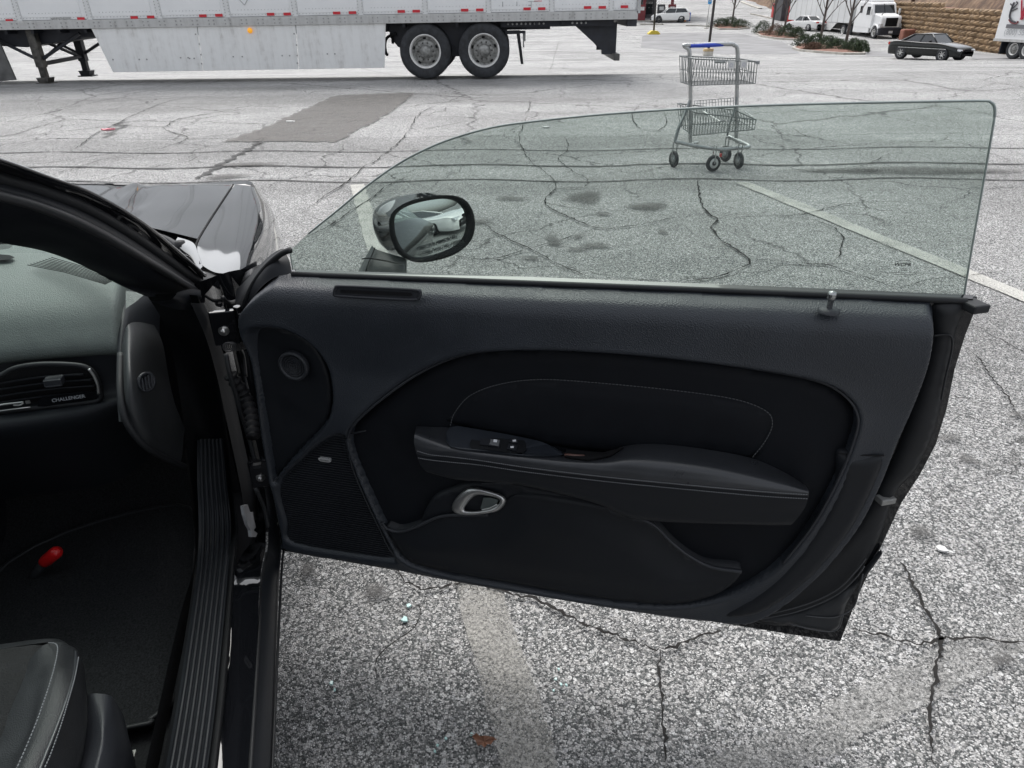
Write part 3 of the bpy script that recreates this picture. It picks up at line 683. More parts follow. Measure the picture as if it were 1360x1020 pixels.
wheel(car, (.97, 1.72, .345), .345, .24, 1, M['hub']); wheel(car, (-1.98, .10, .345), .345, .24, -1, M['hub']); wheel(car, (-1.98, 1.72, .345), .345, .24, 1, M['hub'])
wl = MB(); wl.box((.97, .28, .45), (.9, .02, .7)); wl.box((.5, .15, .45), (.02, .28, .6)); wl.build('wheel_liner', M['black'], car)
bb = MB()
bb.prism([(1.98, .80), (2.06, .62), (2.05, .30), (1.95, .22), (1.85, .22), (1.85, .80)], 'y', .12, 1.72); bb.build('front_bumper', M['gloss'], car, .03)
loft('quarter_panel', rows(
 [('c', -1.34, -.10, 1.02), ('c', -1.9, -.08, 1.06), ('c', -2.6, -.12, 1.06), ('c', -3.0, -.2, 1.02)],
 [('c', -1.34, -.02, .92), ('c', -1.9, .03, .93), ('c', -2.6, .0, .94), ('c', -3.0, -.1, .92)],
 [('c', -1.34, .03, .65), ('c', -1.9, .05, .70), ('c', -2.6, .03, .7), ('c', -3.0, -.08, .7)],
 [('c', -1.34, .0, .28), ('c', -1.64, .0, .30), ('c', -2.6, .0, .32), ('c', -3.0, -.1, .36)]), M['gloss'], car, 30, 5)
rp = MB(); rp.prism([(-3.0, .36), (-3.04, .75), (-3.0, 1.02), (-2.2, 1.07), (-2.2, .3)], 'y', .12, 1.74); rp.build('tail_body', M['gloss'], car, .03)
# roof, glass, far side
zr = 1.40
roof = loft('roof', rows(
 [('c', -.66, -1.60, 1.37), ('c', -.60, -.95, 1.39), ('c', -.66, -.30, 1.37)],
 [('c', -.9, -1.62, 1.405), ('c', -.9, -.95, 1.435), ('c', -.9, -.29, 1.405)],
 [('c', -1.5, -1.62, 1.41), ('c', -1.5, -.95, 1.44), ('c', -1.5, -.28, 1.41)],
 [('c', -1.95, -1.55, 1.33), ('c', -1.95, -.95, 1.37), ('c', -1.95, -.32, 1.33)],
 [('c', -2.35, -1.5, 1.08), ('c', -2.4, -.95, 1.08), ('c', -2.35, -.3, 1.08)]), M['gloss'], car, 24, 5, thick=.03)
loft('windscreen', rows(
 [('c', .40, -1.66, .965), ('c', .52, -.95, .965), ('c', .36, -.20, .965)],
 [('c', -.12, -1.62, 1.18), ('c', -.02, -.95, 1.20), ('c', -.14, -.25, 1.18)],
 [('c', -.66, -1.57, 1.37), ('c', -.60, -.95, 1.39), ('c', -.66, -.31, 1.37)]), M['windshield'], car, 24, 5)
fs = MB()
fs.box((-.5, 1.80, .62), (2.0, .06, .80)); fs.box((.45, .98, .56), (.06, 1.66, .72)); fs.box((-1.0, .90, .19), (2.9, 1.60, .02)); fs.box((.1, 1.72, 1.15), (.06, .05, .5), Matrix.Rotation(-.9, 4, 'Y'))
fs.build('cabin_shell', mat('cabin black', (.012, .012, .014), .8, 0, .2, 9, spec=.2), car)
fs = MB(); fs.box((1.1, 1.78, .58), (1.6, .06, .66)); fs.build('far_fender', M['gloss'], car, .02)

# ---- dashboard
def dsec(w_, dz=0, du=0): return [('c', .56+du, w_, .965+dz), ('c', .44+du, w_, .985+dz), ('c', .28+du, w_, .972+dz), ('c', .16+du, w_, .938+dz), ('c', .105+du, w_, .888+dz), ('c', .085+du, w_, .852+dz), ('c', .10+du, w_, .835+dz)]
dash = loft('dashboard', [rows(dsec(w_, dz, du))[0] for w_, dz, du in [(-1.65, -.01, 0), (-1.3, 0, 0), (-.95, .0, 0), (-.7, .0, 0), (-.5, 0, 0), (-.36, -.002, 0), (-.29, -.006, .0), (-.262, -.014, .0), (-.255, -.05, .01)]], M['dash'], car, 40, 6)
dl = MB()
for i in range(16):
    u0, u1 = .40-.0*i, 0
    a = Vector((.455-.011*i, .50-.0145*i*.9, .986)); b = Vector((.43-.011*i, .335-.005*i, .984-.0008*i))
    p1 = Lp(52+6.0*i*1.0, 343+2.6*i*.9, 'z', .987)
for i in range(9):
    p1 = Lp(37+4.0*i, 353-1.25*i, 'z', .984); p2 = Lp(140+1.6*i, 377-.75*i, 'z', .975)
    a, b = p1, p2
    ppx = [(a.lerp(b, t)) for t in (0, .5, 1)]
    dl.tube([Vector((p.x, p.y, dsz)) for p, dsz in zip(ppx, (.986, .9850, .974))], .0009, 5)
dl.build('defroster_grille', M['black'], dash)
sc = [Lp(x, y, 'z', .982) for x, y in [(-12, 343), (0, 341), (14, 342), (21, 345), (14, 348), (0, 349), (-12, 349)]]
meshobj('sunload_slot', [p+Vector((0, 0, .006)) for p in sc], [tuple(range(len(sc)))], M['black'], dash)
# vent pocket face (below the brow), vent, glovebox and lower dash
UV = .07
def vp(x, y, u=UV): return Lp(x, y, 'u', u)
low = loft('lower_dash', rows(
 [('c', .10, -.255, .84), ('c', .10, -.40, .84), ('c', .10, -.7, .84), ('c', .10, -1.65, .84)],
 [('c', .085, -.26, .76), ('c', .08, -.40, .755), ('c', .08, -.7, .755), ('c', .08, -1.65, .755)],
 [('c', .06, -.26, .735), ('c', .03, -.40, .72), ('c', .03, -.7, .72), ('c', .03, -1.65, .72)],
 [('c', .10, -.27, .66), ('c', .08, -.40, .62), ('c', .08, -.7, .62), ('c', .08, -1.65, .62)],
 [('c', .22, -.27, .52), ('c', .18, -.40, .45), ('c', .18, -.7, .45), ('c', .18, -1.65, .45)]), M['plastic2'], dash, 40, 6)
vo = catmull([vp(x, y, .055) for x, y in [(-30, 510), (0, 499), (20, 489), (50, 484), (90, 484), (115, 488), (127, 500), (133, 518), (131, 531), (100, 536), (50, 541), (0, 547), (-30, 551)]], 5)
vent = MB(); vent.tube(vo, .0055, 8); ventr = vent.build('air_vent', M['rubber'], dash)
vb = [p+Vector((.02, 0, 0)) for p in vo]; meshobj('vent_throat', vb, [tuple(range(len(vb)))], M['black'], ventr)
for (x0, y0, x1, y1) in [(2, 508, 112, 496), (-5, 517, 122, 503), (-12, 527, 125, 511), (-20, 537, 127, 519)]:
    a, b = vp(x0, y0, .062), vp(x1, y1, .062); s_ = MB()
    P = [a.lerp(b, t/10)+Vector((0, 0, .004*math.sin(t/10*PI))) for t in range(11)]
    V = []; 
    for p in P: V += [p+Vector((-.008, 0, .003)), p+Vector((.010, 0, -.004)), p+Vector((.010, 0, -.007)), p+Vector((-.008, 0, 0))]
    F = []
    for i in range(10):
        for j in range(4): F.append((4*i+j, 4*i+(j+1) % 4, 4*i+4+(j+1) % 4, 4*i+4+j))
    meshobj('vane', V, F, mat('vane plastic', (.016, .018, .022), .42, 0, .1, 9), ventr)
tb = MB(); c = vp(72, 506, .045); tb.box(c, (.025, .034, .016)); tb.box(c+Vector((-.010, 0, -.006)), (.008, .030, .004)); tb.build('vent_tab', M['plastic'], ventr, .003)
ct = MB(); ct.tube(catmull([vp(x, y, .047) for x, y in [(118, 490), (125, 500), (130, 512), (131, 523)]], 5), .003, 8); ct.build('chrome_accent', M['satin'], ventr)
pl_ = [vp(x, y, .050) for x, y in [(50, 533), (56, 527), (128, 519), (129, 529), (60, 540), (50, 540)]]
meshobj('name_strip', pl_, [tuple(range(6))], M['gloss'], ventr)
o_ = vp(91, 529.2, .048); xx = vp(128, 524, .048)-vp(54, 534.4, .048)
text_mesh('strip_lettering', 'CHALLENGER', .0105, frame(o_, xx, Vector((.25, 0, 1))), mat('etched grey lettering', (.30, .31, .33), .5, 0, .1, 9), ventr)
tk = MB(); tk.tube(catmull([vp(x, y, .045) for x, y in [(-10, 540), (5, 537), (22, 535), (31, 534)]], 5), .0022, 6); tk.tube(catmull([vp(x, y, .045) for x, y in [(18, 538), (26, 538), (31, 535.5)]], 5), .0018, 6)
tk.tube([vp(-10, 547, .045), vp(40, 540.5, .045)], .0015, 6); tk.box(vp(37, 534, .045), (.003, .008, .006)); tk.build('chrome_emblem', M['satin'], ventr)
# end cap of the dash with its round vent
loft('dash_end_cap', rows(
 [(160, 470, 'w', -.245), (161, 520, 'w', -.24), (166, 555, 'w', -.235), (186, 583, 'w', -.22), (210, 600, 'w', -.21), (240, 614, 'w', -.20)],
 [(166, 440, 'w', -.235), (170, 500, 'w', -.215), (176, 545, 'w', -.215), (196, 572, 'w', -.205), (218, 590, 'w', -.20), (242, 605, 'w', -.195)],
 [(172, 430, 'w', -.225), (182, 490, 'w', -.205), (190, 535, 'w', -.20), (205, 562, 'w', -.20), (224, 580, 'w', -.195), (243, 594, 'w', -.192)],
 [(185, 428, 'w', -.215), (196, 460, 'w', -.20), (203, 510, 'w', -.20), (214, 550, 'w', -.197), (230, 568, 'w', -.193), (244, 582, 'w', -.19)],
 [(205, 432, 'w', -.20), (216, 456, 'w', -.195), (224, 500, 'w', -.193), (232, 535, 'w', -.192), (240, 555, 'w', -.19), (246, 570, 'w', -.19)],
), mat('end cap plastic', (.022, .024, .026), .5, 0, .1, 9, grain=.15), car, 30, 5)
lip = MB(); lip.tube(catmull([S(s) for s in [(160, 470, 'w', -.242), (160, 520, 'w', -.236), (167, 558, 'w', -.23), (188, 588, 'w', -.215), (212, 605, 'w', -.205), (246, 620, 'w', -.195)]], 6), .007, 8); lip.build('end_cap_lip', M['rubber'], car)
loft('dash_gap_panel', rows([(163, 388, 'w', -.262), (157, 440, 'w', -.26), (154, 510, 'w', -.26), (158, 560, 'w', -.25)], [(178, 384, 'w', -.25), (170, 430, 'w', -.245), (165, 510, 'w', -.245), (170, 560, 'w', -.24)], [(215, 392, 'w', -.20), (212, 440, 'w', -.215), (216, 500, 'w', -.215), (222, 560, 'w', -.215)]), M['plastic2'], car, 16, 4)
tri = [Lp(*q) for q in [(167, 386, 'w', -.236), (193, 390, 'w', -.20), (180, 401, 'w', -.215), (167, 410, 'w', -.232)]]
meshobj('dash_corner', tri, [(0, 1, 2, 3)], M['dash'], car)
rv = MB(); c = Lp(193, 507, 'w', -.192)
rv.lathe([(.020, .0), (.021, .006), (.016, .007), (.015, .0), (0, -.002)], c, (-.75, -1, .2), 24)
ro = rv.build('side_demister', M['plastic'], car)
for i in range(4):
    s_ = MB(); a = c+Vector((-.006, -.006, .0))+Vector((.0, .0, .001))+Vector((.75, -.6, 0)).normalized()*(.0075*(i-1.5))
    s_.box(a, (.003, .003, .026), Matrix.Rotation(.45, 4, 'Y')); s_.build('vane', M['plastic'], ro)

# ---- floor, mat, seat
loft('kick_panel', rows(
 [(245, 600, 'w', -.20), (256, 680, 'w', -.205), (258, 750, 'w', -.205), ('c', -.3, -.205, .34), ('c', -1.2, -.205, .34)],
 [('c', .30, -.24, .45), ('c', .2, -.235, .30), (262, 765, 'w', -.225), ('c', -.3, -.22, .24), ('c', -1.2, -.22, .24)]), M['carpet'], car, 30, 4)
loft('foot_well', rows(
 [('c', .42, -.24, .55), ('c', .42, -.5, .55), ('c', .42, -.78, .55)],
 [('c', .40, -.23, .32), ('c', .40, -.5, .32), ('c', .40, -.76, .34)],
 [('c', .22, -.22, .215), ('c', .22, -.5, .215), ('c', .22, -.74, .22)],
 [('c', -.3, -.21, .205), ('c', -.3, -.5, .205), ('c', -.3, -.74, .205)],
 [('c', -1.3, -.20, .21), ('c', -1.3, -.5, .21), ('c', -1.3, -.74, .21)]), M['carpet'], car, 24, 6)
loft('console_side', rows(
 [('c', .40, -.74, .22), ('c', -.3, -.74, .21), ('c', -1.2, -.74, .21)],
 [('c', .36, -.77, .62), ('c', -.3, -.78, .60), ('c', -1.2, -.78, .60)],
 [('c', .30, -.86, .70), ('c', -.3, -.86, .66), ('c', -1.2, -.86, .66)]), M['plastic2'], car, 20, 4)
mp_ = catmull([Lp(x, y, 'z', .235) for x, y in [(258, 745), (252, 800), (246, 860), (240, 905), (228, 932), (200, 955), (172, 966)]]+[Vector((-.36, .72, .235)), Vector((.2, .70, .24)), Vector((.30, .30, .27))], 6, closed=True)
k = len(mp_); V = [p for p in mp_]+[p-Vector((0, 0, .014)) for p in mp_]
fm = meshobj('floor_mat', V, [tuple(range(k))]+[(i, (i+1) % k, k+(i+1) % k, k+i) for i in range(k)], M['carpet'], car)
bd = MB(); bd.tube(mp_, .006, 6, closed=True); bd.build('mat_binding', M['rubber'], fm)
seat = loft('seat', rows(
 [(-60, 872, 'z', .50), (0, 862, 'z', .50), (40, 857, 'z', .50), (66, 853, 'z', .485)],
 [(-60, 890, 'z', .525), (0, 884, 'z', .525), (38, 878, 'z', .528), (60, 872, 'z', .510)],
 [(-60, 950, 'z', .53), (-20, 945, 'z', .53), (10, 940, 'z', .535), (36, 935, 'z', .520)],
 [(-90, 1030, 'z', .53), (-60, 1030, 'z', .53), (-30, 1028, 'z', .535), (0, 1026, 'z', .52)],
 [('c', -1.0, -.62, .52), ('c', -1.0, -.55, .52), ('c', -1.0, -.48, .53), ('c', -1.0, -.40, .515)],
), mat('seat centre fabric', (.012, .012, .013), .8, 0, .3, 40, grain=.5, gs=300, spec=.2), car, 24, 6)
bol = loft('seat_bolster', rows(
 [(38, 878, 'z', .527), (12, 945, 'z', .533), (-12, 1000, 'z', .535), ('c', -.85, -.42, .535), ('c', -1.1, -.42, .535)],
 [(56, 858, 'z', .535), (42, 930, 'z', .548), (20, 1000, 'z', .552), ('c', -.85, -.36, .55), ('c', -1.1, -.36, .55)],
 [(76, 853, 'z', .53), (68, 900, 'z', .556), (46, 970, 'z', .562), (26, 1022, 'z', .565), ('c', -1.1, -.32, .565)],
 [(92, 857, 'z', .52), (90, 905, 'z', .552), (72, 970, 'z', .56), (50, 1022, 'z', .56), ('c', -1.1, -.29, .56)],
 [(104, 866, 'z', .505), (104, 905, 'z', .535), (88, 960, 'z', .545), (62, 1022, 'z', .545), ('c', -1.1, -.275, .545)],
 [(113, 895, 'z', .46), (116, 940, 'z', .48), (112, 985, 'z', .48), (100, 1030, 'z', .48), ('c', -1.1, -.26, .48)],
 [(108, 930, 'z', .38), (116, 965, 'z', .38), (112, 1010, 'z', .38), (100, 1060, 'z', .38), ('c', -1.1, -.27, .38)],
 [('c', -.42, -.35, .22), ('c', -.5, -.33, .22), ('c', -.6, -.31, .22), ('c', -.75, -.30, .22), ('c', -1.1, -.30, .22)],
), mat('seat leather', (.013, .014, .016), .45, 0, .25, 25, grain=.25, gs=500, spec=.35), car, 36, 6)
loft('seat_front', rows(
 [(-60, 872, 'z', .50), (0, 862, 'z', .50), (66, 853, 'z', .50), (92, 857, 'z', .50), (108, 872, 'z', .48)],
 [(-60, 880, 'z', .44), (0, 870, 'z', .44), (66, 862, 'z', .44), (92, 868, 'z', .43), (112, 900, 'z', .42)],
 [('c', -.40, -.62, .22), ('c', -.40, -.55, .22), ('c', -.40, -.42, .22), ('c', -.40, -.38, .22), ('c', -.43, -.34, .22)]), mat('seat leather', (.013, .014, .016), .45, 0, .25, 25, grain=.25, gs=500, spec=.35), car, 24, 5)
ss = loft('seat_side_shield', rows(
 [(112, 926, 'z', .44), (112, 960, 'z', .45), (104, 1010, 'z', .45), ('c', -.9, -.27, .45)],
 [(122, 921, 'z', .455), (130, 960, 'z', .465), (120, 1022, 'z', .465), ('c', -.9, -.25, .465)],
 [(144, 923, 'z', .45), (142, 965, 'z', .463), (132, 1024, 'z', .463), ('c', -.9, -.235, .463)],
 [(152, 930, 'z', .42), (158, 965, 'z', .42), (155, 1024, 'z', .42), ('c', -.9, -.228, .42)],
 [(166, 958, 'z', .32), (172, 985, 'z', .32), (174, 1030, 'z', .32), ('c', -.9, -.225, .32)],
 [('c', -.43, -.30, .21), ('c', -.5, -.26, .21), ('c', -.6, -.24, .21), ('c', -.9, -.235, .21)]), M['plastic'], car, 24, 6)
def stitch(name, pts, parent, step=.0055, r=.0008, n=5, lift=Vector((0, 0, 0)), material=None):
    P = catmull(pts, 8); L = sum((b-a).length for a, b in zip(P, P[1:])); Q = resample(P, int(L/step)+2); t = MB()
    for a, b in zip(Q, Q[1:]): t.tube([a.lerp(b, .12)+lift, a.lerp(b, .78)+lift], r, 4)
    return t.build(name, material or M['thread'], parent)
up_ = Vector((0, -.002, .004))
stitch('stitching', [S(s) for s in [(64, 855, 'z', .535), (76, 860, 'z', .552), (70, 895, 'z', .562), (52, 950, 'z', .568), (36, 990, 'z', .568), (20, 1026, 'z', .568)]], bol, .006, .0011, lift=up_*.5)
stitch('stitching', [S(s) for s in [(104, 874, 'z', .520), (98, 905, 'z', .549), (82, 960, 'z', .557), (68, 1000, 'z', .557), (57, 1026, 'z', .557)]], bol, .005, .0010, lift=up_*.6)
pipe = MB(); pipe.tube(catmull([S(s) for s in [(100, 866, 'z', .515), (100, 885, 'z', .535), (92, 920, 'z', .552), (76, 965, 'z', .558), (60, 1005, 'z', .558), (50, 1030, 'z', .558)]], 6), .0028, 8); pipe.build('piping', M['vinyl'], bol)
# red capped handle in the foot well
c1, c2 = Lp(62, 744, 'z', .30), Lp(74, 734, 'z', .325)
rh = MB(); ax = (c2-c1).normalized(); rh.lathe([(0, -.012), (.0135, -.012), (.0145, -.006), (.0155, .015), (.0155, (c2-c1).length+.002), (.012, (c2-c1).length+.010), (0, (c2-c1).length+.014)], c1, ax, 20)
rd = rh.build('red_grip', M['red'], car)
st = MB(); st.tube([c1-ax*.14+Vector((0, 0, -.03)), c1-ax*.005], .012, 10); st.build('grip_shaft', M['rubber'], rd)
lb = MB(); lb.box(Lp(175, 1004, 'z', .26), (.02, .012, .006)); lb.build('seat_track_bolt', M['hub'], car)

# ================================================================== THE OPEN DOOR
DD = Vector((.971, -.239, 0)).normalized(); DN = Vector((-DD.y*-1, -DD.x, 0)); DN = Vector((DD.y, -DD.x, 0)).normalized()  # towards the cabin side (the camera)
def Dw(px, py, off):
    v = ray(px, py); t = ((CO+DN*off-CAM).dot(DN))/v.dot(DN); return CAM+v*t
def D2(px, py, off): p = Dw(px, py, off)-CO; return (p.dot(DD), p.z)
def DL(s, z, off): return loc(CO+DD*s+DN*off+Vector((0, 0, z)))
def Dp(px, py, off): return loc(Dw(px, py, off))
dvec = lambda v: Vector((v.dot(CU), -v.dot(CW), v.z))
DDl, DNl, Zl = dvec(DD), dvec(DN), Vector((0, 0, 1))

def smooth_poly(pts, per=5): 
    return [(p.x, p.y) for p in catmull([Vector((a, b, 0)) for a, b in pts], per, closed=True)]
def dist_poly(P, poly):
    P = np.asarray(P); A = np.asarray(poly); B = np.roll(A, -1, 0); dmin = np.full(len(P), 1e9); inside = np.zeros(len(P), bool)
    for a, b in zip(A, B):
        ab = b-a; t = np.clip(((P-a)@ab)/max(1e-12, ab@ab), 0, 1); q = a+t[:, None]*ab; dmin = np.minimum(dmin, np.hypot(*(P-q).T))
        c = (a[1] > P[:, 1]) != (b[1] > P[:, 1])
        with np.errstate(divide='ignore', invalid='ignore'):
            xi = (b[0]-a[0])*(P[:, 1]-a[1])/(b[1]-a[1])+a[0]
        inside ^= c & (P[:, 0] < xi)
    return dmin, inside
def sst(x, a, b): t = np.clip((x-a)/(b-a), 0, 1); return t*t*(3-2*t)
def relief(name, pix, off, material, parent, hfun, spacing=.008, skirt=.02, per=5, local2=None):
    poly = local2 if local2 is not None else smooth_poly([D2(x, y, off) for x, y in pix], per)
    A = np.array(poly); per_ = []
    for a, b in zip(A, np.roll(A, -1, 0)):
        n_ = max(1, int(np.hypot(*(b-a))/spacing))
        for i in range(n_): per_.append(tuple(a+(b-a)*i/n_))
    lo, hi = A.min(0), A.max(0)
    gx, gy = np.meshgrid(np.arange(lo[0], hi[0], spacing), np.arange(lo[1], hi[1], spacing)); gx[1::2] += spacing/2
    G = np.stack([gx.ravel(), gy.ravel()], 1); d_, ins = dist_poly(G, per_); G = G[ins & (d_ > spacing*.55)]
    pts = [Vector(p) for p in per_]+[Vector(p) for p in G]; nb = len(per_)
    # an inner ring close to the rim keeps a crisp rounded edge
    vs_, es_, fs_, *_ = delaunay_2d_cdt(pts, [(i, (i+1) % nb) for i in range(nb)], [], 1, 1e-7)
    P = np.array([tuple(v) for v in vs_]); dd_, _ = dist_poly(P, per_)
    h = hfun(P[:, 0], P[:, 1], dd_)
    V = [DL(p[0], p[1], off+hh) for p, hh in zip(P, h)]
    k = len(V); F = [tuple(f) for f in fs_]
    # skirt
    cnt = {}
    for f in F:
        for i in range(len(f)):
            e = (f[i], f[(i+1) % len(f)]); cnt[frozenset(e)] = cnt.get(frozenset(e), 0)+1
    be = [e for e, c in cnt.items() if c == 1]; mp = {}
    for e in be:
        a, b = tuple(e)
        for q in (a, b):
            if q not in mp: mp[q] = len(V); V.append(DL(P[q][0], P[q][1], off+h[q]-skirt))
        F.append((a, b, mp[b], mp[a]))
    return meshobj(name, V, F, material, parent, True)
def pillow(r, hh): return lambda s, z, d: hh*(1-(1-np.clip(d/r, 0, 1))**2)**.5

# shell
sh = [(322, 400), (345, 366), (392, 362), (700, 373), (1000, 385), (1292, 397), (1296, 410), (1282, 445), (1268, 490), (1258, 540), (1243, 590), (1222, 630), (1197, 668), (1172, 722), (1140, 790), (1116, 852), (1060, 844), (900, 818), (700, 785), (500, 753), (374, 731), (362, 660), (342, 560), (328, 460)]
door = None
def shell():
    poly = [D2(x, y, 0) for x, y in sh]; k = len(poly); V = []
    prof = [(0, 0, 0), (-.012, .004, 0), (-.035, .004, .012), (-.07, .0, .045), (-.10, -.012, .075), (-.125, -.05, .10)]
    A = np.array(poly); c = A.mean(0)
    for off, gr, dr_ in prof:
        for p in poly:
            d_ = np.array(p)-c; q = np.array(p)+d_/np.linalg.norm(d_)*gr; V.append(DL(q[0], q[1]-dr_*max(0, min(1, (p[1]-.85)/.1)), off))
    F = []; m_ = len(prof)
    for j in range(m_-1):
        for i in range(k): F.append((j*k+i, j*k+(i+1) % k, (j+1)*k+(i+1) % k, (j+1)*k+i))
    F += [tuple(range(k)), tuple(range(m_*k-1, (m_-1)*k-1, -1))]
    return meshobj('door', V, F, M['gloss'], car)
door = shell()
# inner jamb surfaces between the trim and the rear edge
relief('jamb_trim', [(1240, 405), (1282, 402), (1270, 440), (1258, 500), (1240, 575), (1215, 625), (1190, 655), (1165, 720), (1120, 800), (1112, 838), (1060, 832), (1000, 822), (1060, 770), (1130, 700), (1180, 620), (1215, 530), (1236, 450)], .002, M['rubber'], door, lambda s, z, d: .012*sst(d, 0, .012), .012, .01)
relief('corner_shield', [(1172, 735), (1145, 770), (1105, 795), (1060, 815), (1010, 824), (1050, 829), (1108, 838), (1125, 800), (1150, 760)], .016, mat('corner shield plastic', (.02, .022, .025), .5, 0, .1, 9), door, lambda s, z, d: .006*sst(d, 0, .006), .010, .012)
for q in ([(1150, 742), (1138, 757), (1112, 783), (1070, 803), (1004, 820)], [(1148, 752), (1136, 768), (1108, 792), (1060, 812), (1006, 823)], [(1146, 762), (1140, 788), (1132, 808), (1108, 820), (1070, 818)], [(1120, 816), (1112, 836), (1090, 838), (1050, 829)]):
    t = MB(); t.tube(catmull([Dp(x, y, .024) for x, y in q], 6), .0014, 6); t.build('jamb_seam', mat('dusty seam edge', (.06, .062, .066), .5, 0, .1, 9), door)
lt = MB(); c = Dp(1176, 663, .012); 
lt.box(c, (.020, .030, .012)); lt.tube([c+DDl*-.010+DNl*.008, c+DDl*.010+DNl*.008+Zl*.006], .004, 8); lt.build('door_latch', M['hub'], door, .003)
lt = MB(); lt.box(Dp(1288, 404, .0), (.05, .03, .014), None); lt.build('belt_end_cap', M['rubber'], door, .003)
jt = MB(); jt.tube(catmull([Dp(x, y, .016) for x, y in [(1240, 446), (1262, 446), (1264, 465), (1256, 500), (1250, 530)]], 6), .0016, 6); jt.build('jamb_seam', M['rubber'], door)

# main trim panel
TRIM = [(350, 381), (366, 369), (390, 366), (700, 379), (1000, 391), (1222, 400), (1238, 406), (1240, 430), (1232, 480), (1216, 535), (1196, 580), (1172, 640), (1140, 700), (1090, 760), (1040, 802), (1000, 822), (960, 822), (850, 806), (700, 781), (520, 750), (388, 728), (374, 700), (352, 580), (338, 480), (326, 425), (330, 402)]
INS = [(462, 582), (470, 564), (505, 532), (560, 494), (620, 470), (700, 463), (800, 466), (900, 475), (1000, 489), (1080, 504), (1118, 522), (1138, 548), (1136, 580), (1112, 640), (1078, 700), (1040, 748), (1000, 778), (955, 797), (890, 807), (800, 801), (680, 781), (580, 762), (534, 744), (514, 710), (492, 665), (470, 615)]
TWB = [(332, 446), (350, 433), (385, 437), (415, 457), (434, 490), (440, 530), (432, 562), (405, 592), (372, 628), (362, 640), (350, 570), (338, 500)]
GRL = [(366, 645), (398, 610), (432, 583), (458, 577), (462, 596), (478, 640), (500, 690), (524, 738), (510, 746), (388, 726), (376, 695)]
INS2 = smooth_poly([D2(x, y, .045) for x, y in INS]); TWB2 = smooth_poly([D2(x, y, .04) for x, y in TWB]); GRL2 = smooth_poly([D2(x, y, .04) for x, y in GRL])
def belt(s): return 1.03+.040*(s-.144)/1.2
def trim_h(s, z, d):
    P = np.stack([s, z], 1); t = belt(s)-z
    h = .012+.045*(1-(1-np.clip((t+.002)/.045, 0, 1))**2)**.5        # rounded top
    h = h-.022*sst(t, .05, .20)                                       # concave band under the belt
    h = h*sst(d, -.002, .012)
    di, ii = dist_poly(P, INS2); sd_ = np.where(ii, di, -di)
    h = h+.012*np.exp(-np.maximum(-sd_, 0)/.03)*(~ii) - (.040)*sst(sd_, -.006, .012)
    di, ii = dist_poly(P, TWB2); sd_ = np.where(ii, di, -di)
    h = h+.010*np.exp(-np.maximum(-sd_, 0)/.025)*(~ii) - .030*sst(sd_, -.010, .012)
    di, ii = dist_poly(P, GRL2); sd_ = np.where(ii, di, -di)
    h = h-.018*sst(sd_, -.004, .010)
    return h
trim = relief('trim_panel', TRIM, .0, mat('door trim skin', (.021, .025, .032), .40, 0, .1, 9, grain=.35, gs=430, spec=.5), door, trim_h, .005, .012, local2=smooth_poly([D2(x, y, .012) for x, y in TRIM]))
# lower smooth part of the trim around the rear
LT = [(1113, 602), (1140, 603), (1174, 605), (1160, 650), (1130, 705), (1085, 760), (1040, 797), (1000, 817), (960, 816), (1010, 782), (1055, 735), (1090, 680), (1110, 635)]
relief('lower_trim', LT, .034, M['plastic2'], door, lambda s, z, d: .010*sst(d, 0, .014), .009, .02)
relief('tweeter_bay', TWB, .018, M['plastic2'], door, lambda s, z, d: .004-.008*sst(d, 0, .06), .010, .006)
grl = relief('speaker_grille', GRL, .020, M['grille'], door, lambda s, z, d: .006*sst(d, 0, .02), .012, .01)
gb = MB()
GP = np.array(GRL2)
zz = GP[:, 1].min()+.01
while zz < GP[:, 1].max():
    ss_ = np.linspace(GP[:, 0].min(), GP[:, 0].max(), 120); _, ii = dist_poly(np.stack([ss_, np.full(120, zz)], 1), GRL2)
    if ii.sum() > 4:
        a, b = ss_[ii][0]+.006, ss_[ii][-1]-.006
        gb.tube([DL(a, zz, .028), DL(b, zz, .028)], .0016, 4, caps=False)
    zz += .0065
stuff(gb.build('grille_slats', mat('grille bar', (.016, .018, .022), .5, 0, .1, 9), grl))
insert = relief('door_insert', INS, .014, M['cloth'], door, lambda s, z, d: .009*sst(d, 0, .02), .010, .010)
# raised bead around the insert
for P_, r_, of in ((INS[:16], .0028, .042), ):
    t = MB(); t.tube(catmull([Dp(x, y, of) for x, y in P_], 8), r_, 8); t.build('insert_bead', M['plastic'], door)
t = MB(); t.tube(catmull([Dp(x, y, .04) for x, y in [(1113, 602), (1135, 604), (1174, 605)]], 6), .0016, 6); t.build('trim_joint', M['black'], door)
t = MB(); t.tube(catmull([Dp(x, y, .034) for x, y in [(358, 642), (380, 626), (410, 598), (433, 580), (460, 577), (486, 572)]], 6), .0018, 6); t.build('trim_joint', M['plastic'], door)
t = MB(); t.tube(catmull([Dp(x, y, .036) for x, y in [(460, 584), (468, 620), (484, 660), (503, 700), (524, 738), (560, 757)]], 6), .0022, 6); t.build('trim_joint', M['plastic'], door)
# upper pad with stitched arc
PAD = [(600, 562), (604, 548), (625, 525), (665, 510), (720, 503), (800, 509), (900, 519), (975, 530), (1018, 545), (1027, 562), (1018, 585), (1000, 608), (930, 600), (800, 600), (700, 585)]
relief('armrest_pad_upper', PAD, .024, M['cloth'], insert, lambda s, z, d: .006*sst(d, 0, .03), .012, .004)
stitch('stitching', [Dp(x, y, .029) for x, y in [(598, 566), (604, 548), (625, 525), (665, 510), (720, 504), (800, 509), (900, 519), (975, 530), (1016, 545), (1026, 562), (1017, 585), (999, 608)]], insert, .0065, .0007, material=mat('dark grey stitching', (.10, .105, .11), .7, 0, .1, 30))
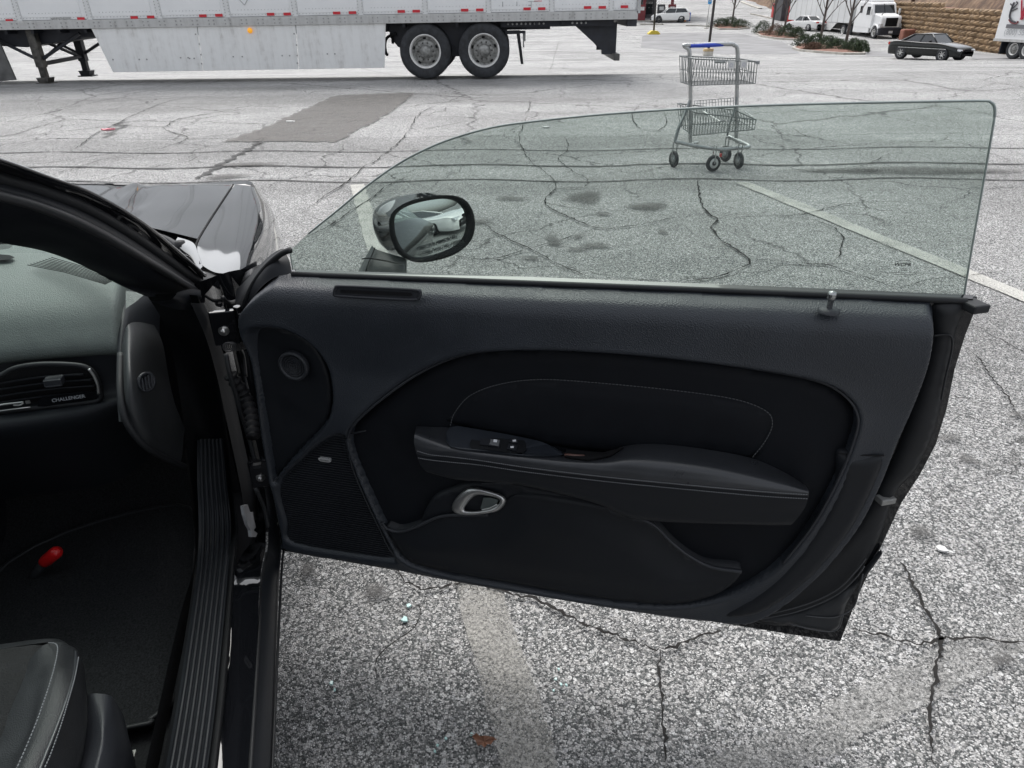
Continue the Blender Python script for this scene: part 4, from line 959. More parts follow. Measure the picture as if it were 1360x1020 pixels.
# lower pocket panel
POC = [(512, 702), (530, 705), (552, 699), (585, 686), (620, 684), (650, 683), (668, 668), (690, 658), (740, 662), (800, 674), (845, 688), (872, 700), (900, 728), (935, 750), (984, 758), (962, 785), (920, 800), (870, 803), (780, 793), (660, 772), (570, 755), (536, 740)]
pocket = relief('map_pocket', POC, .046, M['plastic2'], door, lambda s, z, d: .012*sst(d, 0, .09)-.003, .010, .045)
t = MB(); t.tube(catmull([Dp(x, y, .046) for x, y in [(508, 694), (514, 702), (530, 706), (552, 700), (585, 686), (620, 684), (648, 684)]], 8), .0035, 8); t.build('pocket_lip', M['plastic'], pocket)
t = MB(); t.tube(catmull([Dp(x, y, .048) for x, y in [(842, 686), (868, 697), (892, 720), (915, 738), (945, 753), (985, 759)]], 8), .004, 8); t.build('pocket_lip', M['plastic'], pocket)
t = MB(); t.tube(catmull([Dp(x, y, .056) for x, y in [(640, 642), (690, 643), (740, 652), (790, 667), (842, 686)]], 8), .0016, 6); t.build('pocket_seam', M['plastic'], pocket)
relief('handle_recess', [(560, 700), (572, 665), (600, 650), (640, 640), (700, 646), (760, 660), (800, 676), (700, 700), (600, 690)], .036, M['plastic2'], insert, lambda s, z, d: .004*sst(d, 0, .02), .012, .02)
# armrest
AR = [[(553, 566), (575, 567), (600, 568), (640, 574), (700, 585), (750, 600), (800, 602), (835, 591), (880, 590), (940, 597), (1000, 609), (1045, 629), (1070, 645)],
      [(551, 574), (572, 582), (600, 590), (640, 597), (700, 604), (750, 610), (800, 612), (835, 609), (880, 612), (940, 619), (1000, 630), (1045, 641), (1073, 650)],
      [(550, 587), (570, 595), (600, 598), (640, 604), (700, 612), (750, 618), (800, 623), (835, 626), (880, 631), (940, 636), (1000, 643), (1045, 649), (1074, 653)],
      [(553, 603), (572, 607), (600, 607), (640, 613), (700, 622), (750, 629), (800, 634), (835, 638), (880, 642), (940, 648), (1000, 653), (1045, 657), (1074, 658)]]
AO = [.030, .088, .102, .104]
arm = loft('armrest', [[Dp(x, y, o) for x, y in r] for r, o in zip(AR, AO)], M['vinyl'], door, 60, 6)
ABL = [[(553, 602), (572, 606), (600, 606.5), (640, 612.5), (700, 621.5), (800, 633.5), (880, 641.5), (1000, 652.5), (1074, 657.5)],
       [(558, 617), (580, 623), (600, 624), (640, 630), (700, 636), (800, 655), (880, 670), (1000, 678), (1068, 676)],
       [(568, 627), (585, 632), (606, 637), (645, 640), (700, 646), (790, 668), (850, 690), (1000, 697), (1050, 697)],
       [(572, 618), (585, 624), (606, 630), (645, 634), (700, 640), (790, 660), (850, 680), (1000, 685), (1045, 685)]]
loft('armrest_base', [[Dp(x, y, o) for x, y in r] for r, o in zip(ABL, (.1035, .100, .090, .03))], M['plastic2'], door, 60, 6)
end = [Dp(x, y, o) for x, y, o in [(1070, 645, .03), (1074, 653, .102), (1074, 660, .102), (1050, 697, .088), (1045, 685, .03)]]
meshobj('armrest_end', end, [tuple(range(5))], M['vinyl'], arm)
stitch('stitching', [Dp(x, y, .1055) for x, y in [(554, 599), (572, 604), (600, 607), (640, 612), (700, 621), (800, 633), (880, 641), (1000, 652), (1073, 657)]], arm, .0042, .0009)
stitch('stitching', [Dp(x, y, .1050) for x, y in [(555, 608), (572, 611), (600, 614), (640, 618), (700, 627), (800, 639), (880, 647), (1000, 658), (1073, 662.5)]], arm, .0042, .0009)
# switch panel and switches (on the armrest's upper face)
def AFace(px, py):      # armrest top: offset grows from the back edge to the front
    return Dp(px, py, .078)
SWP = [(598, 568), (640, 572), (700, 583), (728, 591), (748, 605), (700, 606), (650, 600), (598, 594)]
def facemesh(name, pix, off0, off1, yr, material, parent, thick=.004, lift=0):
    # off interpolates with the pixel height so that the plate lies on the sloping top face
    def P(x, y, l=0):
        ys = [np.interp(x, [q[0] for q in r], [q[1] for q in r]) for r in AR]
        return Dp(x, y, float(np.interp(y, ys, AO))+.004)+Zl*l+DNl*l*.6
    poly = smooth_poly(pix, 3) if len(pix) > 6 else [tuple(q) for q in pix]; k = len(poly); V = [P(x, y, lift+thick) for x, y in poly]+[P(x, y, lift-.004) for x, y in poly]
    return meshobj(name, V, [tuple(range(k))]+[(i, (i+1) % k, k+(i+1) % k, k+i) for i in range(k)], material, parent)
yr = lambda x: (566+(x-553)*.17, 590+(x-572)*.17)
swp = facemesh('switch_panel', SWP, .034, .088, yr, mat('slate switch panel', (.020, .024, .031), .45, 0, .08, 9), arm, .003)
plate = facemesh('switch_plate', [(636, 576), (645, 575), (690, 583), (697, 586), (694, 603), (640, 598), (625, 596), (628, 584)], .034, .088, yr, mat('black switch plate', (.012, .013, .015), .45, 0, .08, 9), swp, .005)
facemesh('window_switch', [(640, 585), (651, 585), (666, 588), (664, 596), (652, 595), (638, 593)], .034, .088, yr, M['plastic'], swp, .009)
facemesh('switch_lens', [(653, 587), (665, 588), (663, 596), (651, 594)], .034, .088, yr, mat('grey switch face', (.14, .145, .15), .4, 0, .1, 9), swp, .0105)
facemesh('lock_switch', [(679, 584), (690, 586), (689, 592), (677, 590)], .034, .088, yr, M['plastic'], swp, .008)
facemesh('lock_switch', [(676, 592), (688, 594), (686, 601), (674, 599)], .034, .088, yr, M['plastic'], swp, .008)
for (x, y) in [(684, 588.5), (681, 597)]:
    facemesh('lock_symbol', [(x-2.5, y-1), (x+2, y-1.6), (x+2.4, y+.7), (x-2, y+1.2)], .034, .088, yr, mat('white symbol', (.75, .76, .78), .5, 0, .1, 9), swp, .0092)
facemesh('window_symbol', [(657, 587.5), (662, 588), (661, 591.5), (656.5, 590.8)], .034, .088, yr, mat('white symbol', (.75, .76, .78), .5, 0, .1, 9), swp, .0115)
facemesh('pull_cup', [(752, 598), (800, 602), (828, 595), (812, 606), (780, 612), (752, 608)], .034, .088, yr, M['black'], arm, .0035)
rs = MB(); rs.tube([Dp(750, 604, .07), Dp(776, 606, .072)], .003, 6); rs.build('cup_reflector', mat('dull red brown', (.10, .05, .04), .4, 0, .1, 9), arm)
# inner handle
OUT = [(603, 680), (600, 673), (606, 661), (618, 650), (630, 647), (645, 650), (664, 656), (672, 662), (671, 669), (664, 677), (654, 681), (630, 684), (612, 684)]
INN = [(617, 677), (622, 667), (632, 658), (645, 658), (658, 661), (664, 665), (660, 671), (650, 676), (630, 679)]
Oi = catmull([Vector((a, b, 0)) for a, b in OUT], 4, True); Ii = catmull([Vector((a, b, 0)) for a, b in INN], 4, True)
Oi = resample(Oi+[Oi[0]], 49)[:-1]; Ii = resample(Ii+[Ii[0]], 49)[:-1]
co = sum(Oi, Vector())/48
def angsort(L, c): return sorted(L, key=lambda p: math.atan2(p.y-c.y, p.x-c.x))
Oi = angsort(Oi, co); Ii = angsort(Ii, sum(Ii, Vector())/48)
ring = []
for fr_, of in ((0, .040), (.0, .050), (.15, .056), (.55, .060), (.9, .056), (1.0, .048), (1.0, .030)):
    ring.append([Dp(*(o.lerp(i, fr_)).xy, of) for o, i in zip(Oi, Ii)])
V = [p for r in ring for p in r]; F = [(j*48+i, j*48+(i+1) % 48, (j+1)*48+(i+1) % 48, (j+1)*48+i) for j in range(6) for i in range(48)]
hb = meshobj('handle_bezel', V, F, M['satin'], door, True)
meshobj('handle_cavity', ring[-1], [tuple(range(48))], M['black'], hb)
meshobj('handle_lever', [Dp(x, y, of) for x, y, of in [(642, 661, .045), (652, 661, .050), (662, 664, .052), (659, 671, .052), (648, 675, .050), (638, 676, .045)]], [(0, 1, 2, 3, 4, 5)], mat('lever grey', (.13, .15, .145), .35, .3, .1, 9), hb)
t = MB(); t.tube(catmull([Dp(x, y, .054) for x, y in [(640, 677), (650, 675), (660, 670)]], 5), .0018, 6); t.build('lever_edge', M['satin'], hb)
# demister slot on the upper door
so_ = [(446, 382), (452, 380), (500, 382), (552, 385), (558, 389), (556, 396), (548, 398), (500, 396), (450, 393), (444, 390)]
si_ = [(452, 385), (500, 386.5), (546, 389), (548, 392), (545, 393.5), (500, 391.5), (452, 389)]
rim_ = MB(); rim_.tube(catmull([Dp(x, y, .060) for x, y in so_], 5, True), .0030, 8, closed=True)
sr = rim_.build('demister_rim', M['plastic'], door)
meshobj('demister_throat', [Dp(x, y, .0615) for x, y in si_], [tuple(range(len(si_)))], M['black'], sr)
meshobj('demister_face', [Dp(x, y, .0600) for x, y in so_], [tuple(range(len(so_)))], M['plastic'], sr)
# round vent in the front bay
c = Dp(391, 485, .026); rv = MB()
rv.lathe([(.032, -.004), (.033, .006), (.029, .010), (.025, .006), (.024, -.002), (0, -.004)], c, DNl, 32); ro = rv.build('round_vent', M['plastic'], door)
for i in range(5):
    q = MB(); rr = .004+.0045*i
    q.tube([c+DNl*.006+DDl*(rr*math.cos(t*PI/9))+Zl*(rr*1.0*math.sin(t*PI/9)) for t in range(18)], .0011, 5, closed=True); q.build('vent_ring', M['plastic'], ro)
# badge
c = Dp(431, 611, .032); q = MB()
P = [c+DDl*(.015*math.copysign(abs(math.cos(t*PI/12))**.7, math.cos(t*PI/12)))+Zl*(.0055*math.copysign(abs(math.sin(t*PI/12))**.7, math.sin(t*PI/12))) for t in range(24)]
meshobj('speaker_badge', [p for p in P]+[p-DNl*.006 for p in P], [tuple(range(24))]+[(i, (i+1) % 24, 24+(i+1) % 24, 24+i) for i in range(24)], mat('badge silver', (.50, .50, .50), .4, .3, .06, 30), door)
q.box(c+DNl*.001, (.001, .001, .001)); 
t = MB(); t.tube([c+DNl*.0008-DDl*.010, c+DNl*.0008+DDl*.010], .0012, 4); t.build('badge_print', mat('badge grey', (.18, .18, .18), .5, 0, .1, 9), door)
# lock button
c = Dp(1101, 411, .052); q = MB()
q.lathe([(0, .003), (.012, .003), (.0165, .0), (.0175, -.004)], c, (0, 0, 1), 20); lk = q.build('lock_button', M['plastic'], door)
q = MB(); q.lathe([(.0045, -.004), (.0045, .016), (.0065, .017), (.0068, .026), (.0055, .030), (0, .031)], c, (0, 0, 1), 16); q.build('lock_rod', M['steel'], lk)
# belt seals
t = MB(); t.tube(catmull([Dp(x, y, .004) for x, y in [(388, 364), (700, 376), (1000, 388), (1240, 398), (1284, 400)]], 6), .0055, 8); t.build('belt_seal', M['rubber'], door)
t = MB(); t.tube(catmull([Dp(x, y, -.018) for x, y in [(388, 361), (700, 373), (1000, 384.5), (1240, 394), (1296, 397)]], 6), .0045, 8); t.build('belt_seal', M['rubber'], door)
t = MB(); t.tube(catmull([Dp(x, y, -.010) for x, y in [(390, 361.5), (700, 373.2), (1000, 385), (1240, 395)]], 6), .0018, 6); t.build('belt_lip_strip', mat('pale grey seal lip', (.20, .215, .21), .5, 0, .2, 20), door)  # pale grey line along the top of the belt seal
# sail patch at the front of the glass
loft('sail_trim', [[Dp(x, y, o) for x, y, o in r] for r in (
  [(388, 364, .0), (384, 345, -.02), (376, 330, -.04)],
  [(366, 368, .012), (362, 350, .0), (366, 334, -.03)],
  [(345, 384, .020), (342, 368, .0), (352, 345, -.03)],
  [(330, 410, .0), (322, 396, -.02), (332, 366, -.05)],
  [(326, 440, -.03), (312, 420, -.04), (314, 385, -.06)])], M['plastic2'], door, 16, 5)
t = MB(); t.tube(catmull([Dp(x, y, -.005) for x, y in [(386, 332), (372, 338), (352, 356), (334, 382), (322, 410)]], 6), .006, 8); t.build('sail_seal', M['rubber'], door)
# glass, leaning in towards the cabin
GT = .35
def Gp(px, py, th=0):
    v = ray(px, py); t_ = 1.0      # plane: off = -.028 + (z-1.06)*GT
    A0 = (CAM-CO).dot(DN)+.028-(CAM.z-1.06)*GT; B0 = v.dot(DN)-v.z*GT
    return loc(CAM+v*(-(A0-th)/B0))
GO = [(389, 363), (384, 334), (410, 310), (445, 282), (490, 245), (530, 217), (570, 196), (610, 181), (660, 168), (720, 160), (800, 152), (900, 145), (1000, 140.5), (1100, 137.5), (1200, 135.5), (1300, 134), (1316, 136), (1321, 143), (1321, 155), (1310, 220), (1296, 300), (1284, 370), (1279, 402), (1000, 394), (700, 382), (389, 371)]
gcr = [Vector((a, b, 0)) for a, b in GO]
GOo = [(p.x, p.y) for p in catmull(gcr[1:19], 5)]+[(p.x, p.y) for p in catmull(gcr[18:23], 3)][1:]+GO[23:]+[GO[0]]
k = len(GOo); f1 = [Gp(x, y, .0022) for x, y in GOo]; f2 = [p-DNl*.0045 for p in f1]
gme = bpy.data.meshes.new('door_glass'); gme.from_pydata([tuple(p) for p in f1+f2], [], [tuple(range(k)), tuple(range(2*k-1, k-1, -1))]+[(i, (i+1) % k, k+(i+1) % k, k+i) for i in range(k)])
gme.materials.append(M['glass']); gme.materials.append(M['glassedge'])
for i, p in enumerate(gme.polygons): p.material_index = 0 if i < 2 else 1
link('door_glass', gme, door); glass = gme
go = [o for o in car.children_recursive if o.name == 'door_glass'][0]
bpy.context.view_layer.update()
e1 = MB(); ed = catmull([Gp(x, y, .0) for x, y in GO[2:19]], 5); e1.tube(ed, .0019, 6); e1.tube(catmull([Gp(x, y, 0) for x, y in GO[18:23]], 4), .0016, 6); e1.build('glass_edge', M['glassedge'], go)
o_ = Gp(1199, 351.5, .004); fx = (Gp(1220, 352.3)-Gp(1180, 350.8)); fy = (Gp(1200, 340)-Gp(1200, 360))
text_mesh('glass_etching', 'WCPR', .0085, frame(o_, fx, fy), M['etch'], go, bold=.0002, extrude=.0001)
t = MB()
t.tube(catmull([Gp(x, y, .004) for x, y in [(1191, 347.5), (1200, 345.5), (1210, 347)]], 4), .0005, 4)
for y, a, b in ((357, 1197, 1204), (359, 1196, 1205), (362, 1183, 1222), (364.5, 1188, 1218)):
    t.tube([Gp(a, y, .004), Gp(b, y+.4, .004)], .00035, 4)
t.build('etched_lines', M['etch'], go)

# mirror
mo = -.235
MH = [(487, 312), (489, 296), (500, 280), (520, 268), (548, 261), (585, 258), (612, 262), (627, 274), (633, 296), (628, 320), (612, 336), (585, 345), (560, 349), (540, 345), (515, 334), (494, 322)]
MG = [(524, 300), (526, 285), (541, 274), (565, 267), (592, 264), (610, 269), (620, 284), (621, 305), (613, 322), (596, 333), (572, 341), (551, 342), (535, 331), (527, 316)]
nrm = (DDl*math.cos(math.radians(38))+DNl*math.sin(math.radians(38))+Zl*.07).normalized()
cM = Dp(573, 304, mo)
def Mp(px, py, back=0):      # plane through cM with the mirror's own normal
    o_l = loc(CAM); v = ray(px, py); vl = dvec(v); t_ = (cM-nrm*back-o_l).dot(nrm)/vl.dot(nrm); return o_l+vl*t_
hs_ = []
def mring(pix, back): return [Mp(p.x, p.y, back) for p in resample((lambda q: q+[q[0]])(catmull([Vector((a, b, 0)) for a, b in pix], 4, True)), 49)[:-1]]
RIM = [(517, 305), (519, 285), (535, 271), (562, 262), (594, 259), (616, 264), (628, 280), (631, 302), (624, 322), (604, 338), (575, 347), (550, 348), (530, 338), (521, 322)]
MGs = MG
r0 = mring(MGs, .006); r1 = mring(MGs, -.004); r2 = mring(RIM, -.008); r3 = mring(RIM, .012)
cen = sum(r3, Vector())/48
def shrink(r, f, back, dx=Vector()): return [cen+(p-cen)*f-nrm*back+dx for p in r]
bk = -DDl*1.0-DNl*.35
rr_ = [r0, r1, r2, r3, shrink(r3, 1.01, .045), shrink(r3, .95, .080), shrink(r3, .80, .115, -Zl*.004), shrink(r3, .55, .142, -Zl*.010), shrink(r3, .28, .155, -Zl*.014), shrink(r3, .02, .160, -Zl*.016)]
V = [p for r in rr_ for p in r]; F = [(j*48+i, j*48+(i+1) % 48, (j+1)*48+(i+1) % 48, (j+1)*48+i) for j in range(len(rr_)-1) for i in range(48)]
mir = meshobj('door_mirror', V, F, M['gloss'], door, True)
mir.data.materials.append(mat('mirror rim black', (.005, .005, .006), .3, 0, .1, 9, spec=.2))
for i_, p_ in enumerate(mir.data.polygons): p_.material_index = 1 if i_ < 144 else 0
# convex mirror glass
gm = mring(MGs, .0); cg = sum(gm, Vector())/48; V = []; F = []
for j, f in enumerate((1, .85, .7, .5, .3, .12)):
    for p in gm: V.append(cg+(p-cg)*f+nrm*(.0045*(1-f*f)))
for j in range(5):
    for i in range(48): F.append((j*48+i, j*48+(i+1) % 48, (j+1)*48+(i+1) % 48, (j+1)*48+i))
F.append(tuple(range(5*48, 6*48)))
meshobj('mirror_glass', V, F, M['mirror'], mir, True)
for i, (tx, px, py, sz, wd) in enumerate([('OBJECTS IN MIRROR ARE', 582, 323, .0092, 24), ('CLOSER THAN THEY APPEAR', 588, 330, .0088, 24)]):
    o_ = Mp(px, py, -.006); fx = Mp(px+20, py-6.5, -.006)-Mp(px-20, py+6.5, -.006)
    tm = text_mesh('mirror_lettering', tx, sz, frame(o_, fx, nrm.cross(fx)), M['etch'], mir, bold=.00025, extrude=.0001)
stem = loft('mirror_arm', [[Dp(x, y, o) for x, y, o in r] for r in (
  [(470, 372, -.14), (481, 350, -.17), (494, 326, -.20)],
  [(478, 372, -.115), (490, 352, -.14), (502, 332, -.175)],
  [(533, 378, -.115), (535, 360, -.14), (536, 342, -.175)],
  [(540, 378, -.15), (540, 360, -.18), (540, 342, -.21)])], mat('mirror arm paint', (.016, .021, .022), .4, 0, .1, 9, spec=.3), mir, 20, 5)
t = MB(); t.tube(catmull([Dp(x, y, o) for x, y, o in [(481, 344, -.163), (490, 343, -.140), (510, 346, -.138), (534, 351, -.140)]], 5), .0016, 6); t.build('arm_joint', M['black'], mir)
t = MB(); t.tube([Dp(483, 368, -.12), Dp(490, 348, -.141), Dp(498, 329, -.172)], .0013, 6); t.build('arm_joint', M['black'], mir)

# ================================================================== THE LONG WHITE TRAILER
TX, TY = -5.0, 16.30
tr = thing('semi_trailer', 'long white trailer with red reflective strips and side skirts behind the open door', 'trailer', (TX, TY, 0))
tr.rotation_euler = (0, math.radians(-.28), 0)
def tx(x): return x-TX
ZB, ZT, ZW = 1.07, 1.23, 4.05      # rail bottom, rail top, roof
X0, X1 = tx(-13.3), tx(2.66)
bx = MB(); bx.box(((X0+X1)/2, 1.30, (ZT+ZW)/2), (X1-X0-.02, 2.50, ZW-ZT)); bx.build('trailer_box', M['white'], tr, .02)
rl = MB(); rl.box(((X0+X1)/2, .02, (ZB+ZT)/2), (X1-X0, .06, ZT-ZB)); rl.build('bottom_rail', M['alu'], tr, .006)
fl_ = MB(); fl_.box(((X0+X1)/2, 1.3, ZB+.08), (X1-X0-.05, 2.46, .10)); fl_.build('trailer_floor', M['chassis'], tr)
# rib positions
ribs = []
x = -10.05-4*1.345
for px in (20, 115, 210, 300, 390, 478, 564, 648, 730, 812): pass
x = -13.0
xs_r = [-12.95+1.345*i for i in range(12)]
xs_r = [-10.20+1.345*(i-2)+.0 for i in range(12)]
pp0 = [(24, 25), (118, 25), (211, 24), (302, 22), (392, 21), (479, 20), (565, 18), (649, 17), (733, 16), (812, 16)]
def onplane(px, py):
    v = ray(px, py); return CAM+v*((TY-.01)/v.y)
xs_r = [onplane(*p).x for p in pp0]; dxr = (xs_r[-1]-xs_r[0])/9
xs_r = [xs_r[0]-2*dxr, xs_r[0]-dxr]+xs_r
me_c = {}
def share(key, build):
    if key not in me_c: me_c[key] = build(); return me_c[key]
    return None
def copy_part(src, parent, locn):
    o = src.copy(); COL.objects.link(o); o.parent = parent; o.location = locn; return o
def parts(name, locs, src_mb, material, parent, bevel=0):
    first = None
    for L_ in locs:
        if first is None: first = src_mb.build(name, material, parent, bevel); first.location = L_
        else: copy_part(first, parent, L_)
    return first
pm = MB(); pm.box((dxr/2, 0, (ZT+.06+ZW-.06)/2), (dxr-.125, .010, ZW-ZT-.12))
parts('wall_panel', [(tx(x)+0, .045, 0) for x in xs_r[:-1]], pm, M['white'], tr, .002)
rb_ = MB(); rb_.box((0, 0, (ZT+ZW)/2), (.115, .012, ZW-ZT))
parts('rib', [(tx(x), .040, 0) for x in xs_r], rb_, mat('slightly grey white post', (.70, .705, .70), .45, 0, .06, 2), tr, .003)
rv = MB()
def riv(x, z, y=.026, r=.008): 
    rv.box((tx(x), y, z), (r*1.6, .008, r*1.6))
for x in xs_r:
    for i in range(16): riv(x-.04, ZT+.03+.055*i); riv(x+.04, ZT+.05+.055*i)
    for i in range(18):
        riv(x+.09+i*(dxr-.18)/17, ZT+.045, .036, .006); 
        if i > 1: riv(x+.09+i*(dxr-.18)/17, ZT+.13, .036, .006)
    for i in range(5): riv(x+.16+i*.25, ZT+.42, .036, .010)
xx = -12.8
while xx < 2.6:
    for zz_ in (ZB+.045, ZB+.11):
        riv(xx, zz_, -.014, .014); riv(xx+.10, zz_, -.014, .014)
    xx += .335
stuff(rv.build('rivets', M['rivet'], tr))
tape = MB(); tape.box((0, 0, 0), (.15, .004, .05))
tl_ = []
for px, py in [(10.5, 25.5), (106, 23.5), (177, 22.3), (199, 21.8), (268.5, 20.5), (290, 20), (359, 19), (381, 18.8), (447, 17.8), (468, 17.4), (533, 16.2), (553, 16), (617.5, 15), (637.5, 14.8), (700.5, 13.7), (720, 13.6), (781, 12.4), (800.5, 12.3), (830, 11.6)]:
    p = onplane(px, py); tl_.append((tx(p.x), .034, p.z))
parts('reflective_strip', tl_, tape, M['tape_red'], tr)
# pale label block and small plates
lab = MB(); p = onplane(79, 24); lab.box((tx(p.x), .034, p.z), (.40, .004, .055)); lab.build('stencil_plate', mat('grey mottled stencil', (.36, .36, .35), .6, 0, .8, 60), tr)
p = onplane(706, 6)
for (px, py, wd_, hh) in [(706, 8, .012, .12), (708, 4, .20, .008), (704, 9, .06, .018), (715, 3.5, .16, .010), (668, 7.5, .02, .09), (687, 7, .014, .08), (716, 0.5, .05, .02)]:
    q = onplane(px, py); lb = MB(); lb.box((tx(q.x), .036, q.z), (wd_, .004, hh)); lb.build('door_placard', M['print_'] if wd_ != .16 else M['tape_red'], tr)
dm = MB(); q = onplane(323, 0)
for sx in (-1, 1): dm.tube([(tx(q.x), .034, q.z-.09), (tx(q.x)+sx*.16, .034, q.z+.10)], .008, 4)
dm.build('placard_bracket', M['print_'], tr)
# skirt: three panels
zs = .24
def skx(px, py): 
    v = ray(px, py); t = (TY+.03)/v.y; return tx((CAM+v*t).x)
SK = [(skx(122, 40), skx(150, 95), skx(262, 36), skx(270, 95)), (skx(262.5, 36), skx(270.5, 95), skx(393, 34), skx(397, 93)), (skx(393.5, 34), skx(397.5, 93), skx(513, 32), skx(511, 90))]
for a, b, c, d_ in SK:
    m_ = MB(); m_.prism([(a, ZB), (b, zs), (d_-.004, zs), (c-.004, ZB)], 'y', .03, .045); sp_ = m_.build('side_skirt', M['dirtywhite'], tr, .003)
bl = MB()
for px, py in [(260, 45), (265, 58), (267, 72), (268, 84), (150, 78), (185, 78), (195, 78), (252, 77), (258, 77), (310, 75), (322, 75), (375, 74), (385, 74), (391, 45), (394, 60), (395, 74), (240, 76), (250, 76), (435, 72), (445, 72), (395, 84)]:
    bl.box((skx(px, py), .026, (CAM+ray(px, py)*((TY+.03)/ray(px, py).y)).z), (.025, .012, .025))
stuff(bl.build('skirt_bolts', M['rivet'], tr))
am = MB(); q = onplane(332, 40.5); am.lathe([(.0, .04), (.03, .035), (.048, .015), (.052, 0)], (tx(q.x), .0, q.z), (0, -1, 0), 16); am.build('marker_lamp', M['amber'], tr)
# frame and tandem
ch_ = MB(); 
for y in (.55, 1.95): ch_.box((tx(-6.0)+.6, y, .98), (8+4.6, .12, .16))
for i in range(24): ch_.box((tx(-11.5)+i*.55, 1.3, 1.03), (.06, 2.3, .08))
ch_.build('chassis_beams', M['chassis'], tr)
sb = MB(); sb.prism([(skx(513, 34), ZB-.005), (skx(513, 34)+.0, .80), (skx(525, 64), .62), (skx(533, 66), .55), (skx(600, 60), .62), (skx(610, 60), .40), (skx(625, 60), .62), (skx(672, 60), .62), (skx(675, 35), ZB-.005)], 'y', .42, .56); sb.build('slider_frame', M['chassis'], tr, .01)
sb = MB(); sb.box(((skx(675, 33)+X1)/2-.3, .30, ZB-.06), (X1-skx(675, 33)-.3, .10, .11)); sb.build('slider_rail', M['chassis'], tr)
hb_ = MB()
for i in range(9):
    q = onplane(675+6*i, 31.5); hb_.lathe([(0, .004), (.022, .004), (.022, 0)], (tx(q.x), .248, ZB-.055), (0, -1, 0), 10)
for i in range(4):
    q = onplane(762+6*i, 30.2); hb_.lathe([(0, .004), (.022, .004), (.022, 0)], (tx(q.x), .248, ZB-.055), (0, -1, 0), 10)
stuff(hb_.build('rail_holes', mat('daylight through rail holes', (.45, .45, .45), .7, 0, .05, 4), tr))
def truck_wheel(x, y, side=-1, r=.535, parent=tr, detail=True, zc=None):
    zc = r if zc is None else zc
    c = Vector((x, y, zc)); ax = Vector((0, side, 0)); t = MB()
    t.lathe([(r*.58, .10), (r*.63, .125), (r*.80, .14), (r*.93, .13), (r*.99, .10), (r, .06), (r, -.06), (r*.99, -.12), (r*.9, -.14), (r*.58, -.12)], c, ax, 40)
    for k_ in range(4): t.lathe([(r*1.004, .075-.05*k_), (r*1.004, .06-.05*k_)], c, ax, 40)
    o = t.build('wheel', M['tyre'], parent)
    q = MB(); q.lathe([(r*.60, .105), (r*.615, .12), (r*.60, .128), (r*.575, .12), (r*.555, .09), (r*.53, .03)], c, ax, 36); q.build('rim', M['rimw'], o)
    q = MB(); q.lathe([(r*.55, .03), (r*.50, .0), (r*.44, .015), (r*.40, .05), (r*.30, .055), (r*.26, .055), (r*.22, .10), (r*.20, .14), (r*.12, .155), (0, .155)], c, ax, 30); q.build('hub', M['hub'], o)
    if detail:
        nn_ = MB()
        for i in range(10):
            a = 2*PI*i/10; p = c+Vector((math.cos(a), 0, math.sin(a)))*r*.31+ax*.055; nn_.lathe([(.016, 0), (.016, .035), (0, .038)], p, ax, 6)
        stuff(nn_.build('wheel_nuts', M['greasy'], o))
        hh_ = MB()
        for i in range(5):
            a = 2*PI*i/5+.35; p = c+Vector((math.cos(a), 0, math.sin(a)))*r*.465+ax*.032
            T_ = Vector((-math.sin(a), 0, math.cos(a))); R_ = Vector((math.cos(a), 0, math.sin(a)))
            hh_.add([p+T_*.038*math.cos(u)+R_*.020*math.sin(u) for u in [k*PI/5 for k in range(10)]], [tuple(range(10))])
        stuff(hh_.build('hand_holes', M['black'], o))
    return o
w1, w2 = skx(565, 72), skx(643, 72)
for xw in (w1, w2):
    truck_wheel(xw, .17); truck_wheel(xw, .48, detail=False); truck_wheel(xw, 2.12, detail=False); truck_wheel(xw, 2.43, 1, detail=False)
ax_ = MB()
for xw in (w1, w2): ax_.tube([(xw, .5, .535), (xw, 2.1, .535)], .07, 10); ax_.box((xw, .75, .66), (.35, .16, .14)); ax_.box((xw, 1.85, .66), (.35, .16, .14))
ax_.box(((w1+w2)/2, .5, .62), (.28, .12, .42)); ax_.box(((w1+w2)/2+.42, .5, .72), (.7, .1, .10))
ax_.build('axles', M['chassis'], tr)
mf = MB(); P = catmull([(skx(524, 40), .3, .88), (skx(512, 50), .3, .80), (skx(509, 62), .3, .66), (skx(511, 78), .3, .50), (skx(514, 80), .3, .47)], 5)
mf.tube(P, .03, 6); mf.box((skx(521, 48), .30, .86), (.12, .1, .05)); mf.box((skx(519, 55), .34, .76), (.05, .05, .16)); mf.build('front_mud_flap', M['black'], tr)
mf = MB(); mf.box((skx(681, 47), .3, .86), (.30, .10, .07)); mf.box((skx(692, 49), .3, .86), (.18, .08, .05)); mf.build('flap_bracket', M['chassis'], tr)
mf = MB(); mf.prism([(skx(686, 49), .88), (skx(690.5, 49), .88), (skx(695.5, 90), .26), (skx(692, 90), .26)], 'y', .10, .55); mf.build('rear_mud_flap', M['rubber'], tr)
mf = MB(); mf.box((skx(697, 56), .45, .78), (.06, .03, .20)); mf.box((skx(696, 66), .45, .62), (.03, .02, .12)); mf.build('flap_hanger', mat('pale flap plate', (.45, .45, .44), .6, 0, .4, 9), tr)
